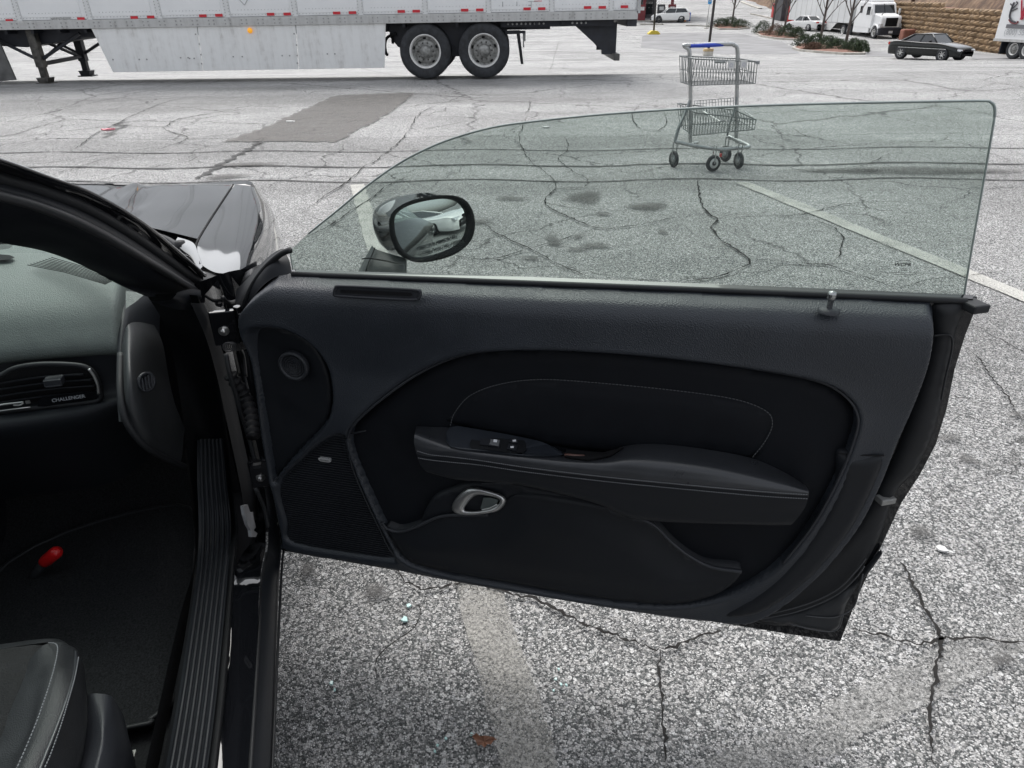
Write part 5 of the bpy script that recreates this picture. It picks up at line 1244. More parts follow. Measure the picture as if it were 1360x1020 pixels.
# rear underride guard
xg = X1-.35
for y in (.45, 1.95):
    gd = MB(); gd.prism([(xg-.95, ZB-.06), (xg-.30, .48), (xg-.30, .40), (xg, .40), (xg, ZB-.06)], 'y', y, y+.05) if y < 1 else gd.prism([(xg-.75, ZB-.06), (xg-.25, .48), (xg-.25, .40), (xg+.02, .40), (xg+.02, ZB-.06)], 'y', y, y+.05)
    gd.build('guard_bracket', M['chassis'], tr)
gd = MB(); gd.box((xg-.02, 1.30, .36), (.12, 2.40, .13)); gd.build('rear_guard', mat('weathered guard steel', (.085, .085, .08), .6, .2, .4, 6), tr, .01)
gd = MB(); gd.box((X1-.10, 1.3, ZB-.02), (.2, 2.5, .22)); gd.build('rear_sill', M['chassis'], tr, .01)
dr = MB(); dr.box((X1+.012, .05, (ZT+ZW)/2+.0), (.07, .12, ZW-ZT+.1)); dr.box((X1+.012, 2.52, (ZT+ZW)/2), (.07, .12, ZW-ZT+.1)); dr.build('rear_frame', mat('grey door frame', (.42, .42, .42), .5, .2, .2, 6), tr)
# landing gear
lgx = skx(38, 70)
for yy, xo in ((.35, 0), (2.05, 0.0)):
    lg = MB(); lg.box((lgx, yy, .70), (.17, .16, .72)); lg.box((lgx, yy, .28), (.125, .125, .50)); lg.prism([(lgx-.14, .14), (lgx-.10, .04), (lgx+.10, .04), (lgx+.14, .14)], 'y', yy-.12, yy+.12); lg.box((lgx, yy, .025), (.34, .28, .03))
    lg.build('landing_leg', M['greasy'] if yy < 1 else M['chassis'], tr, .01)
br = MB()
for yy in (.35, 2.05):
    br.tube([(lgx-1.0, yy, ZB-.06), (lgx-.06, yy, .50)], .035, 5); br.tube([(lgx+1.0, yy, ZB-.10), (lgx+.06, yy, .50)], .035, 5)
br.tube([(lgx, .38, .40), (lgx, 2.0, .44)], .045, 5); br.tube([(lgx, .38, .92), (lgx, 2.0, .42)], .035, 5); br.tube([(lgx, .38, .45), (lgx, 2.0, .95)], .035, 5)
stuff(br.build('leg_braces', M['chassis'], tr))
bxx = MB(); bxx.prism([(lgx-1.6, ZB-.02), (lgx-1.6, .80), (lgx-.3, .72), (lgx+.1, .78), (lgx+.9, .86), (lgx+1.05, ZB-.02)], 'y', .50, 2.0); bxx.build('gear_housing', M['chassis'], tr, .02)
fs_ = MB(); fs_.prism([(skx(-45, 60), ZB-.15), (skx(-60, 103), .05), (skx(18, 100), .12), (skx(0, 60), ZB-.30), (skx(-5, 55), ZB-.15)], 'y', .06, .10); fs_.build('front_skirt_piece', mat('grimy grey flap', (.10, .10, .098), .6, 0, .4, 5), tr)

# ================================================================== SHOPPING CART
c0 = gp(940, 216)
cw_ = gp(948, 221)
def cz(px, py, dist): return CAM+ray(px, py)*dist
# reference depths: near-left post foot / right post foot measured on the ground
rot = math.radians(-14)
ct_loc = Vector((c0.x, c0.y, 0))
cart = thing('shopping_cart', 'small two tier wire shopping cart with blue handle, standing empty beyond the glass', 'shopping cart', ct_loc, 0)
def Cp(px, py, dy=0):      # point on a vertical plane facing the lens through the cart, shifted dy deeper
    v = ray(px, py); t = (ct_loc.y+dy)/v.y; p = CAM+v*t; return Vector((p.x-ct_loc.x, p.y-ct_loc.y, p.z))
def wire(specs, r, name, parent, material=M['dull'], n=5, st=False):
    t = MB()
    for P in specs: t.tube(P, r, n)
    o = t.build(name, material, parent); 
    if st: stuff(o)
    return o
# uprights and handle
PL = catmull([Cp(909, 62, .0), Cp(913, 64, .0), Cp(916, 72, .0), Cp(917, 120, 0), Cp(917, 150, 0), Cp(917, 190, 0), Cp(921, 191, 0), Cp(926, 190, .1)], 4)
PRt = catmull([Cp(907, 61, .0), Cp(915, 60, .0), Cp(965, 58.5, .06), Cp(975, 60, .09), Cp(979.5, 68, .10), Cp(979, 110, .10), Cp(978, 160, .10), Cp(978, 186, .10), Cp(981, 187, .14)], 5)
wire([PL], .020, 'upright_post', cart, M['steel'], 8); wire([PRt], .020, 'upright_post', cart, M['steel'], 8)
wire([[Cp(917, 61, -.01), Cp(938, 60.3, .01), Cp(960, 59.3, .05)]], [.016, .019, .016], 'handle_grip', cart, M['blue'], 10)
wire([catmull([Cp(917, 132, 0), Cp(911, 148, -.05), Cp(902, 168, -.15), Cp(897, 186, -.2), Cp(899, 189, -.2)], 4)], .016, 'frame_tube', cart, M['dull'], 8)
wire([catmull([Cp(979, 125, .1), Cp(976, 145, .05), Cp(970, 162, .0), Cp(966, 180, -.02)], 4)], .010, 'frame_tube', cart, M['dull'], 8)
wire([catmull([Cp(897, 188, -.2), Cp(925, 194, -.25), Cp(955, 198, -.3), Cp(975, 197, -.28), Cp(993, 195.5, -.2), Cp(993, 193, -.15), Cp(980, 187, .0), Cp(966, 181, .1)], 4)], .019, 'base_frame', cart, M['steel'], 8)
def basket(tl, tr_, br_, bl_, depth_top, depth_bot, nx, nz, name, tilt=0):
    b = MB(); r = .0036
    def q(u, v_, wd): # u across 0..1, v 0 top..1 bottom, wd 0 near,1 far
        top = Vector(tl).lerp(Vector(tr_), u); bot = Vector(bl_).lerp(Vector(br_), u); p = top.lerp(bot, v_)
        dp = depth_top*(1-v_)+depth_bot*v_
        return p+Vector(dp)*wd
    for wd in (0, 1):
        for i in range(nx+1):
            u = i/nx; b.tube([q(u, 0, wd), q(u, 1, wd)], r, 4, caps=False)
        for j in range(nz+1): b.tube([q(0, j/nz, wd), q(1, j/nz, wd)], r*1.4 if j in (0, nz) else r, 4, caps=False)
    ny = 7
    for u in (0, 1):
        for i in range(ny+1): b.tube([q(u, 0, i/ny), q(u, 1, i/ny)], r, 4, caps=False)
        for j in range(nz+1): b.tube([q(u, j/nz, 0), q(u, j/nz, 1)], r*1.4 if j in (0, nz) else r, 4, caps=False)
    for i in range(nx+1): b.tube([q(i/nx, 1, 0), q(i/nx, 1, 1)], r, 4, caps=False)
    b.tube([q(0, 0, 0), q(1, 0, 0), q(1, 0, 1), q(0, 0, 1)], .006, 6, closed=True)
    ob_ = b.build(name, M['dull'], cart); stuff(ob_); return ob_
# top basket: near face lies between the posts and beyond
basket(Cp(924, 78.5, -.28), Cp(1006, 82, -.26), Cp(1003, 111, -.24), Cp(918, 113.5, -.24), Vector((-.06, .42, .0)), Vector((-.03, .34, .0)), 22, 2, 'top_basket')
basket(Cp(924, 150, -.30), Cp(1004, 159, -.30), Cp(1002, 172, -.28), Cp(921, 180, -.26), Vector((-.08, .46, .03)), Vector((-.05, .40, .03)), 22, 2, 'lower_basket')
wire([[Cp(922, 134, .12), Cp(975, 130, .18)], [Cp(922, 138, .12), Cp(975, 134, .18)]]+[[Cp(922+4*i, 134-.3*i, .12+.005*i), Cp(922+4*i, 152-.3*i, .12+.005*i)] for i in range(14)], .003, 'back_gate', cart, M['dull'], 4, True)
lab_ = MB()
for (x, y) in [(971, 86), (988, 85)]:
    p = Cp(x, y, -.30); lab_.box(p, (.062, .006, .066))
    o_l2 = MB(); o_l2.box(p, (.062, .004, .066)); lo_ = o_l2.build('cart_label', M['paper'], cart, .004)
    q = MB(); q.lathe([(.010, 0), (.017, 0)], p+Vector((0, -.006, -.004)), (0, -1, 0), 12); q.build('label_mark', mat('label ring grey', (.45, .45, .5), .6), lo_)
sr_ = MB(); sr_.box(Cp(956, 82.5, -.31), (.10, .012, .02)); sr_.build('basket_handle', M['dull'], cart, .004)
ec = MB(); ec.box(Cp(1006, 83, -.25), (.03, .05, .03)); ec.build('corner_bumper', mat('grey bumper plastic', (.20, .21, .22), .6), cart, .004)
wire([[Cp(934, 148, -.1), Cp(956, 161, -.3), Cp(962, 160, -.3)], [Cp(989, 148, .0), Cp(1004, 158, -.28)]], .005, 'lower_rail', cart, M['steel'], 5, True)
def caster(px, py, dy, ang, white=False):
    p = Cp(px, py, dy); r = .078; p.z = r
    ax = Vector((math.cos(ang), math.sin(ang), 0)); t = MB()
    t.lathe([(r*.62, .014), (r*.9, .014), (r, .008), (r, -.008), (r*.9, -.014), (r*.62, -.014)], p, ax, 22); o = t.build('caster', M['tyre'], cart)
    q = MB(); q.lathe([(0, -.014), (r*.62, -.013), (r*.62, .013), (0, .014)], p, ax, 18); q.build('caster_hub', M['redwhite'] if white else M['dull'], o)
    q = MB(); q.lathe([(0, -.020), (r*.28, -.019), (r*.28, .019), (0, .020)], p, ax, 12); q.build('caster_cap', M['tyre'] if white else M['steel'], o)
    f = MB(); f.tube([p+ax*.022, p+ax*.022+Vector((0, 0, r+.09)), p-ax*.022+Vector((0, 0, r+.09)), p-ax*.022], .006, 5); f.build('caster_fork', M['steel'], o)
caster(896, 200, -.2, .35); caster(948, 212, -.42, -1.25, True); caster(981.5, 210, -.3, .3); caster(965, 193, .05, .5)
rdm = MB(); rdm.box(Cp(957, 206, -.44), (.02, .02, .03)); rdm.build('red_tab', M['redpaint'], cart)

# ================================================================== GENERIC CAR
def small_car(name, label, cat, where, heading, paint, L=4.9, W=1.80, Hh=1.42, kind='sedan', group=None, lod=1, rimm=M['satin']):
    root = thing(name, label, cat, where, heading, group)
    h = L/2; wz = W/2; wr = .325 if kind == 'sedan' else .37; sl_ = .22
    if kind == 'sedan': top = [(-h, .62), (-h+.10, .86), (-h+.55, .96), (-h+1.2, .96), (0, .92), (h-1.45, .92), (h-.8, .84), (h-.22, .70), (h, .50)]
    else: top = [(-h, .80), (-h+.06, 1.05), (-h+.3, 1.10), (-h+1.3, 1.08), (0, 1.04), (h-1.45, 1.03), (h-.9, .98), (h-.25, .86), (h, .62)]
    wf = [.74, .88, .97, 1, 1, 1, .98, .90, .66]
    def row(yf, zf): return [Vector((x, wz*w_*yf, zf(z, i))) for i, ((x, z), w_) in enumerate(zip(top, wf))]
    R = []
    for sgn in (1, -1):
        rr = [row(sgn*.90, lambda z, i: sl_), row(sgn*.985, lambda z, i: sl_+.12), row(sgn*1.0, lambda z, i: sl_+(z-sl_)*.55), row(sgn*.975, lambda z, i: sl_+(z-sl_)*.86), row(sgn*.88, lambda z, i: z)]
        R += rr if sgn == 1 else rr[::-1]
    R.insert(5, row(0, lambda z, i: z+.02))
    body = loft('body', R, paint, root, 34, 3)
    # greenhouse
    zb = (.93 if kind == 'sedan' else 1.03); zr_ = Hh
    if kind == 'sedan': st_ = [(-h+.85, zb+.02), (-h+1.55, zr_-.06), (-.35, zr_), (.35, zr_-.03), (h-1.45, zb)]
    else: st_ = [(-h+.12, zb+.05), (-h+.55, zr_-.10), (-.35, zr_), (.25, zr_-.03), (h-1.35, zb)]
    inx = [(st_[0][0]), (st_[1][0]), st_[3][0], st_[4][0]]
    B = [Vector((inx[0], 0, zb)), Vector((inx[3], 0, zb))]
    yb, yt = wz*.90, wz*.68
    V = []
    for sgn in (1, -1):
        V += [(st_[0][0], sgn*yb*.95, zb-.02), (st_[4][0], sgn*yb*.93, zb-.02), (st_[3][0], sgn*yt, zr_-.05), (st_[1][0], sgn*yt, zr_-.07)]
    F = [(0, 1, 2, 3), (4, 7, 6, 5), (1, 5, 6, 2), (0, 3, 7, 4)]
    gl_ = meshobj('windows', V, F, M['carglass'], root)
    rf = loft('roof', [[Vector((st_[1][0]-.02, s_*yt*1.02, zr_-.065)) for s_ in (-1, -.5, 0, .5, 1)], [Vector((st_[1][0]+.25, s_*yt*1.03, zr_-.02-.03*abs(s_))) for s_ in (-1, -.5, 0, .5, 1)], [Vector((-.1, s_*yt*1.03, zr_+.01-.04*abs(s_))) for s_ in (-1, -.5, 0, .5, 1)], [Vector((st_[3][0]+.02, s_*yt*1.02, zr_-.045)) for s_ in (-1, -.5, 0, .5, 1)]], paint, root, 10, 3, thick=.03)
    pz = MB()
    for sgn in (1, -1):
        v = [Vector(q) for q in V[(0 if sgn == 1 else 4):(4 if sgn == 1 else 8)]]; o_ = Vector((0, sgn*.012, .004))
        pz.tube([v[1]+o_, v[2]+o_], .035, 6); pz.tube([v[0]+o_, v[3]+o_], [.075, .05], 6); pz.tube([v[3]+o_, v[2]+o_], .028, 6)
        m1, m2 = v[0].lerp(v[1], .52)+o_, v[3].lerp(v[2], .55)+o_; pz.tube([m1, m2], .028, 5)
        pz.tube([v[0]+o_, v[1]+o_], .018, 5)
    pz.build('pillars', paint, root)
    for xw in (h-.92, -h+1.02):
        for sgn in (1, -1):
            a = MB(); a.lathe([(0, .002), (wr*1.13, .002), (wr*1.13, -.2)], (xw, sgn*(wz*1.0-.010), wr+.01), (0, sgn, 0), 24); a.build('wheel_arch', M['black'], root)
            wheel(root, (xw, sgn*(wz-.08), wr), wr, .20, sgn, rimm, 24, 5 if kind != 'sedan' else 7)
    f = MB()
    for sgn in (1, -1):
        f = MB(); f.prism([(h-.32, .70), (h-.06, .60), (h-.03, .52), (h-.40, .58)], 'y', sgn*wz*.45, sgn*wz*.84); f.build('headlight', M['lamp'], root, .01)
        f = MB(); f.box((-h+.05, sgn*wz*.68, .80 if kind == 'sedan' else .95), (.10, wz*.35, .14)); f.build('tail_light', M['lampred'], root, .01)
        f = MB(); f.box((st_[4][0]-.30, sgn*(wz+.07), zb+.05), (.10, .16, .10)); f.build('side_mirror', paint, root, .01)
        f = MB(); f.box((.1, sgn*(wz*.995), zb-.16), (.16, .02, .025)); f.box((-.95, sgn*(wz*.995), zb-.16), (.16, .02, .025)); f.build('door_handles', paint, root) if lod == 0 else None
    f = MB(); f.box((h-.01, 0, .56), (.06, wz*.62, .13)); f.build('front_grille', M['black'], root, .01)
    f = MB(); f.box((h-.02, 0, .33), (.06, wz*1.1, .10)); f.build('lower_intake', M['black'], root, .01)
    f = MB(); f.box((-h-.0, 0, .62), (.02, .32, .13)); f.build('number_plate', M['paper'], root)
    return root
def gpl(px, py): p = gp(px, py); return (p.x, p.y, p.z)
# dark sedan: heading towards the lens' right
ps = gpl(1239, 80.0)
sed = small_car('sedan', 'black four door sedan crossing the lot in front of the stone wall', 'car', (ps[0], ps[1]+.6, ps[2]+.02), math.radians(-62), M['sedan'], 4.55, 1.74, 1.38)
for s_ in (1,):
    q = MB(); q.box((.05, -.915, .62), (3.0, .02, .02)); q.build('side_trim_strip', M['chrome'], sed)
ps = gpl(889, 29.5)
small_car('suv', 'white crossover parked at the fuel station, side on', 'car', ps, math.radians(176), M['carwhite'], 4.7, 1.85, 1.62, 'suv', rimm=M['hub'])
ps = gpl(1068, 40)
small_car('sedan', 'white sedan driving up the sloped road behind the shrub islands', 'car', ps, math.radians(115), M['carwhite'], 4.75, 1.80, 1.43)
nb = small_car('parked_car', 'silver white car in the next stall, seen only in the door mirror', 'car', (4.9, -1.35, 0), PI/2+AC, M['carwhite'], 4.7, 1.85, 1.42)

# ================================================================== WHITE HIGHWAY TRACTOR WITH ITS TRAILER
ps = Vector(gpl(1178, 51.5)); hd = math.radians(-86)
trk = thing('semi_truck', 'white sleeper cab highway truck with black grille facing the lot', 'truck', ps, hd)
wp = M['white']
f = MB(); f.prism([(.15, .95), (.15, 1.72), (-.05, 1.95), (-1.35, 2.15), (-1.35, .95)], 'y', -1.0, 1.0); f.build('bonnet', wp, trk, .10)
f = MB(); f.prism([(-1.3, .85), (-1.3, 2.05), (-1.75, 2.95), (-2.1, 3.1), (-4.6, 3.15), (-4.6, .85)], 'y', -1.2, 1.2); f.build('cab', wp, trk, .08)
f = MB(); f.prism([(-2.0, 3.08), (-2.7, 3.9), (-4.6, 4.05), (-4.6, 3.08)], 'y', -1.15, 1.15); f.build('roof_fairing', wp, trk, .12)
f = MB(); V = [(-1.34, -1.0, 2.15), (-1.34, 1.0, 2.15), (-1.76, .95, 2.90), (-1.76, -.95, 2.90)]; off = Vector((.02, 0, .02))
meshobj('windscreen', [Vector(v)+off for v in V], [(0, 1, 2, 3)], M['carglass'], trk)
f.tube([(-1.31, 0, 2.15), (-1.73, 0, 2.92)], .03, 5); f.build('windscreen_bar', M['black'], trk)
for sg_ in (1, -1):
    f = MB(); f.prism([(-1.62, 2.0), (-1.85, 2.70), (-2.45, 2.70), (-2.45, 2.0)], 'y', sg_*1.20, sg_*1.22); f.build('side_window', M['carglass'], trk)
    f = MB(); f.prism([(-3.3, 2.15), (-3.3, 2.75), (-3.75, 2.75), (-3.75, 2.15)], 'y', sg_*1.20, sg_*1.22); f.build('sleeper_window', M['carglass'], trk)
    f = MB(); f.box((.02, sg_*.93, 1.12), (.34, .26, .36)); f.build('headlight', M['lamp'], trk, .03)
    f = MB(); f.box((-1.25, sg_*1.38, 2.25), (.12, .20, .60)); f.build('side_mirror', wp, trk, .02)
    f = MB(); f.tube([(-.1, sg_*.85, 2.15), (-.55, sg_*.9, 1.75)], .04, 5); f.build('hood_mirror', M['black'], trk)
    f = MB(); f.prism([(-1.6, .45), (-1.6, .95), (-4.6, .95), (-4.6, .45)], 'y', sg_*1.18, sg_*1.0); f.build('side_fairing', wp, trk, .04)
    f = MB(); P = [Vector((-.55+.66*math.cos(a), sg_*1.1, .53+.66*math.sin(a))) for a in [PI*k/10 for k in range(11)]]
    f.tube(P, .09, 6); f.build('fender', wp, trk)
    a_2 = MB(); a_2.lathe([(0, 0), (.62, 0)], (-.55, sg_*1.06, .58), (0, sg_, 0), 20); a_2.build('wheel_arch', M['black'], trk)
    truck_wheel(-.55, sg_*1.05, sg_, .52, trk, False); truck_wheel(-5.4, sg_*1.05, sg_, .52, trk, False); truck_wheel(-6.6, sg_*1.05, sg_, .52, trk, False)
f = MB(); f.box((.17, 0, 1.42), (.06, 1.15, .72)); f.build('radiator_grille', M['black'], trk, .02)
f = MB(); f.box((.12, 0, .62), (.45, 2.35, .60)); f.build('front_bumper', M['chassis'], trk, .06)
f = MB(); f.box((.36, 0, .58), (.02, .38, .2)); f.build('number_plate', M['paper'], trk)
f = MB(); f.box((-5.5, 0, .85), (3.8, .9, .22)); f.build('chassis_rails', M['chassis'], trk)
t2 = thing('semi_trailer', 'white box trailer hitched behind the sleeper cab truck beside the hill', 'trailer', ps, hd)
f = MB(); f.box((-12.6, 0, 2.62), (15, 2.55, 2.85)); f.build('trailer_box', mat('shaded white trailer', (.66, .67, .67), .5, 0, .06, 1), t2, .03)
for i in range(12):
    for sg_ in (1, -1): 
        f = MB(); f.box((-5.3-1.3*i, sg_*1.28, 2.62), (.06, .02, 2.8)); f.build('rib', M['alu'], t2)
f = MB(); f.prism([(-8.0, 1.18), (-9.2, .45), (-16.0, .45), (-16, 1.18)], 'y', -1.24, -1.22); f.prism([(-8.0, 1.18), (-9.2, .45), (-16.0, .45), (-16, 1.18)], 'y', 1.22, 1.24)
stuff(f.build('side_skirts', M['dirtywhite'], t2))
for xw in (-17.6, -18.9):
    for sg_ in (1, -1): truck_wheel(xw, sg_*1.05, sg_, .52, t2, False)

# ================================================================== RIGHT TRAILER WITH THE EMBLEM
pr0 = gp(1347, 79); ang = math.radians(-78)
t3 = thing('semi_trailer', 'white trailer with dark bird emblem and red letter at the right edge', 'trailer', pr0, ang)
def T3(px, py, y=-.02):     # photo point on its near side
    v = ray(px, py); n_ = Vector((math.sin(ang)*-1, math.cos(ang), 0)); q0 = pr0+n_*y
    t = (q0-CAM).dot(n_)/v.dot(n_); p = CAM+v*t-pr0
    return Vector((p.x*math.cos(ang)+p.y*math.sin(ang), y, p.z))
e0 = T3(1319, 54); xl = e0.x; zl = e0.z
f = MB(); f.box((xl+7.5, 1.27, zl+1.45), (15, 2.5, 2.9)); f.build('trailer_box', M['white'], t3, .03)
f = MB(); f.box((xl+7.5, .0, zl+.06), (15, .06, .14)); f.build('bottom_rail', M['alu'], t3)
f = MB(); f.box((xl+7.5, .6, zl-.1), (14.6, .1, .16)); f.box((xl+7.5, 1.9, zl-.1), (14.6, .1, .16)); f.build('chassis_beams', M['chassis'], t3)
wc = [T3(1343, 70).x, T3(1361, 70).x]
for xw in (wc[0], wc[1]):
    truck_wheel(xw, .17, -1, .52, t3, False, .52); truck_wheel(xw, 2.3, 1, .52, t3, False, .52)
f = MB(); f.box((wc[0]-.95, .4, .62), (.06, .7, .8)); f.box((wc[0]+.6, .5, .75), (2.4, .3, .3)); f.build('mud_flap', M['chassis'], t3)
f = MB(); f.tube([T3(1327, 66, .5), T3(1332, 56, .5)], .05, 5); f.build('guard_strut', M['redstone'], t3)
em = MB()
em.tube(catmull([T3(x, y, -.035) for x, y in [(1347, 3), (1344, 10), (1342, 16), (1341, 22), (1343, 27), (1349, 30)]], 5), .05, 5); em.build('bird_emblem', M['printdark'], t3)
for q in ([(1344, 12), (1351, 5), (1350, 2)], [(1343, 15), (1351, 11)], [(1345, 8), (1342, 5)]):
    em = MB(); em.tube(catmull([T3(x, y, -.035) for x, y in q], 4), .035, 5); em.build('emblem_feather', M['printdark'], t3)
em = MB(); em.tube(catmull([T3(x, y, -.035) for x, y in [(1340, 26), (1343, 30), (1350, 31), (1352, 28)]], 4), .045, 5); em.build('emblem_base', M['maroon'], t3)
em = MB(); em.tube([T3(1357, 0, -.035), T3(1356.5, 26, -.035)], .04, 5); em.tube([T3(1356.5, 26, -.035), T3(1366, -4, -.035)], .10, 5); em.build('red_letter', mat('crimson print', (.45, .03, .06), .5, 0, .05, 2), t3)
em = MB(); a, b = T3(1336, 36.5, -.02), T3(1380, 34.5, -.02); em.box(((a.x+b.x)/2, -.03, (a.z+b.z)/2), (b.x-a.x, .01, .20)); bar = em.build('print_bar', mat('grey print bar', (.16, .16, .17), .6, 0, .3, 30), t3)
o_ = T3(1347, 43, -.03); text_mesh('phone_lettering', '(800) 55', .42, frame(o_, (1, 0, 0), (0, 0, 1)), M['print_'], t3)

# ================================================================== HILL, WALL, STREET FURNITURE, PLANTING
def hillmesh():
    base = [gp(1330, 68), gp(1296, 64), gp(1200, 47), gp(1100, 26), gp(1045, 22), gp(1000, 6)]
    P = [Vector((75, 50, -2)), Vector((62, 54, -2))]+[Vector((p.x, p.y, p.z)) for p in base]+[Vector((base[-1].x+2, 210, 6)), Vector((base[-1].x+10, 300, 10))]
    return P
HB = hillmesh()
wa, wb_ = gp(1318, 70), gp(1197, 51)
wdir = (wb_-wa); wdir.z = 0; wl_ = wdir.length; wdir.normalize()
wn_ = Vector((wdir.y, -wdir.x, 0))
if wn_.dot(CAM-wa) < 0: wn_ = -wn_
wall = thing('retaining_wall', 'tan split stone retaining wall holding back the leafy slope', 'wall', wa, math.atan2(wdir.y, wdir.x))
# local x runs along the wall away from the lens; height grows from the photo
def wall_h(t): return 2.45+.25*t
rw = random.Random(3); sbm = MB(); BW, BH = 1.05, .36
Lw = wl_+6
yy_s = -1 if (Matrix.Rotation(wall.rotation_euler.z, 3, 'Z') @ Vector((0, 1, 0))).dot(wn_) < 0 else 1
j = 0; z = -.3
while z < 2.9:
    x = -16+(BW/2 if j % 2 else 0)
    while x < Lw:
        if z < wall_h(max(0, x)/wl_):
            dpt = rw.uniform(.10, .38); ww = BW-.02; hh2 = BH-.015; yb = -yy_s*.12*(-1)
            V = [(x, 0, z), (x+ww, 0, z), (x+ww, 0, z+hh2), (x, 0, z+hh2), (x+ww*.5+rw.uniform(-.06, .06), yy_s*(dpt+.06), z+hh2*.5), ]
            V = [(a, yy_s*(rw.uniform(.0, .03)+.12*(3-z)*.0)+bq, c) for a, bq, c in V]
            sbm.add(V, [(0, 1, 4), (1, 2, 4), (2, 3, 4), (3, 0, 4)])
        x += BW
    z += BH; j += 1
stuff(sbm.build('stone_block', M['tan'], wall))
bkm = MB(); bkm.prism([(-16, -.5), (Lw, -.5), (Lw, wall_h(1.1)), (0, 2.45), (-16, 2.45)], 'y', -yy_s*.02, -yy_s*.5); bkm.build('wall_core', M['redstone'], wall)
# slope above and behind
rowsH = []
from mathutils import noise as mn
for d_, hz in ((0, 0), (1.5, .3), (6, 3.2), (14, 8), (26, 14), (45, 20), (80, 26)):
    r = []
    for i, p in enumerate(HB):
        nn_ = Vector((.80, .60, 0)); q = Vector((p.x, p.y, p.z))+nn_*d_
        onwall = i in (0, 1, 2, 3, 4)
        zz_ = p.z+hz+(2.3 if onwall and d_ > 0 else 0)
        q.z = zz_ if d_ > 0 else p.z-.3
        r.append(q)
    rowsH.append(r)
for r in rowsH[1:]:
    for i in (2, 3, 4): pass
hl = loft('hillside', rowsH, M['hill'], None, 90, 9)
for v in hl.data.vertices: v.co.z += .5*mn.noise(v.co*.35)+.25*mn.noise(v.co*1.1) if v.co.z > 0 else 0
struct(hl)
rr3 = random.Random(8)
for i, (px, py) in enumerate([(1204, 8), (1245, 21), (1296, 8), (1318, 24), (1284, 10), (1250, 10), (1308, 18), (1280, 4)]):
    pass

def tree(px, py, hgt, seed, label, lean=0):
    p = gp(px, py); r_ = random.Random(seed)
    t = thing('bare_tree', label, 'tree', p, 0, 'bare street trees on the shrub islands')
    tk = MB(); tk.tube([(0, 0, -.1), (0.02, 0, hgt*.2), (.05+lean, 0, hgt*.42)], [.13, .11, .09], 8); tk.build('trunk', M['bark'], t)
    br_ = MB()
    def grow(p, d, L, r, lev):
        pts = [p]; q = Vector(p); dd = Vector(d)
        for k in range(4):
            dd = (dd+Vector((r_.uniform(-.14, .14), r_.uniform(-.14, .14), r_.uniform(-.03, .14)))).normalized(); q = q+dd*L/4; pts.append(q.copy())
        br_.tube(pts, [r, r*.85, r*.7, r*.55, r*.4], 4 if lev else 6, caps=False)
        if lev < 4:
            for k in range(3 if lev < 3 else 2):
                s = r_.choice(pts[2:]) if k else pts[-1]
                a = r_.uniform(0, 6.28); sp = r_.uniform(.35, .8)
                nd = (dd+Vector((math.cos(a)*sp, math.sin(a)*sp, r_.uniform(-.05, .3)))).normalized(); grow(s, nd, L*r_.uniform(.55, .8), r*.55, lev+1)
    for k in range(5):
        a = 2*PI*k/5+r_.uniform(-.4, .4); s = Vector((.05*.9+lean, 0, hgt*(.26+.035*k)))
        grow(s, Vector((math.cos(a)*.62, math.sin(a)*.62, 1)).normalized(), hgt*.30, .055, 1)
    grow(Vector((.05+lean, 0, hgt*.42)), Vector((0, 0, 1)), hgt*.33, .075, 0)
    br_.build('crown', M['bark'], t)
tree(1088, 60, 6.2, 1, 'bare tree on the nearest shrub island, left one of its pair')
tree(1122, 64, 6.4, 2, 'bare tree on the nearest shrub island, right one, beside the truck cab')
tree(1025, 40, 6.0, 3, 'thin bare tree at the left end of the middle shrub island')
tree(1041, 44, 6.0, 4, 'thin bare tree in the centre of the middle shrub island')
tree(972, 33, 6.0, 5, 'slender bare tree rising from the farthest small shrub island')

def island(poly, label_):
    P = [gp(*p) for p in poly]; k = len(P); c = sum(P, Vector())/k
    inn = [p.lerp(c, .06) for p in P]
    V = [p+Vector((0, 0, -.2)) for p in P]+[p+Vector((0, 0, .14)) for p in P]+[p+Vector((0, 0, .14)) for p in inn]+[p+Vector((0, 0, .08)) for p in inn]
    F = [(j*k+i, j*k+(i+1) % k, (j+1)*k+(i+1) % k, (j+1)*k+i) for j in range(3) for i in range(k)]
    o = meshobj('island_kerb', V, F, M['curb']); struct(o)
    V = [p+Vector((0, 0, .10)) for p in inn]+[c+Vector((0, 0, .22))]; F = [(i, (i+1) % k, k) for i in range(k)]
    o = meshobj('mulch_bed', V, F, M['mulch']); struct(o)
island([(1052, 65), (1062, 59), (1090, 58), (1130, 62), (1147, 67), (1149, 73), (1120, 73), (1080, 70), (1060, 68)], '')
island([(1003, 45), (1008, 42), (1030, 42), (1060, 47), (1066, 51), (1060, 54), (1030, 52), (1010, 49)], '')
island([(946, 37), (948, 33), (970, 32), (988, 35), (996, 38), (980, 39.5), (955, 39.5)], '')
stripm = [(1000, 39.5), (955, 39), (945, 36), (912, 35), (905, 34.5), (912, 33.5)]
def leafmat(x): return x
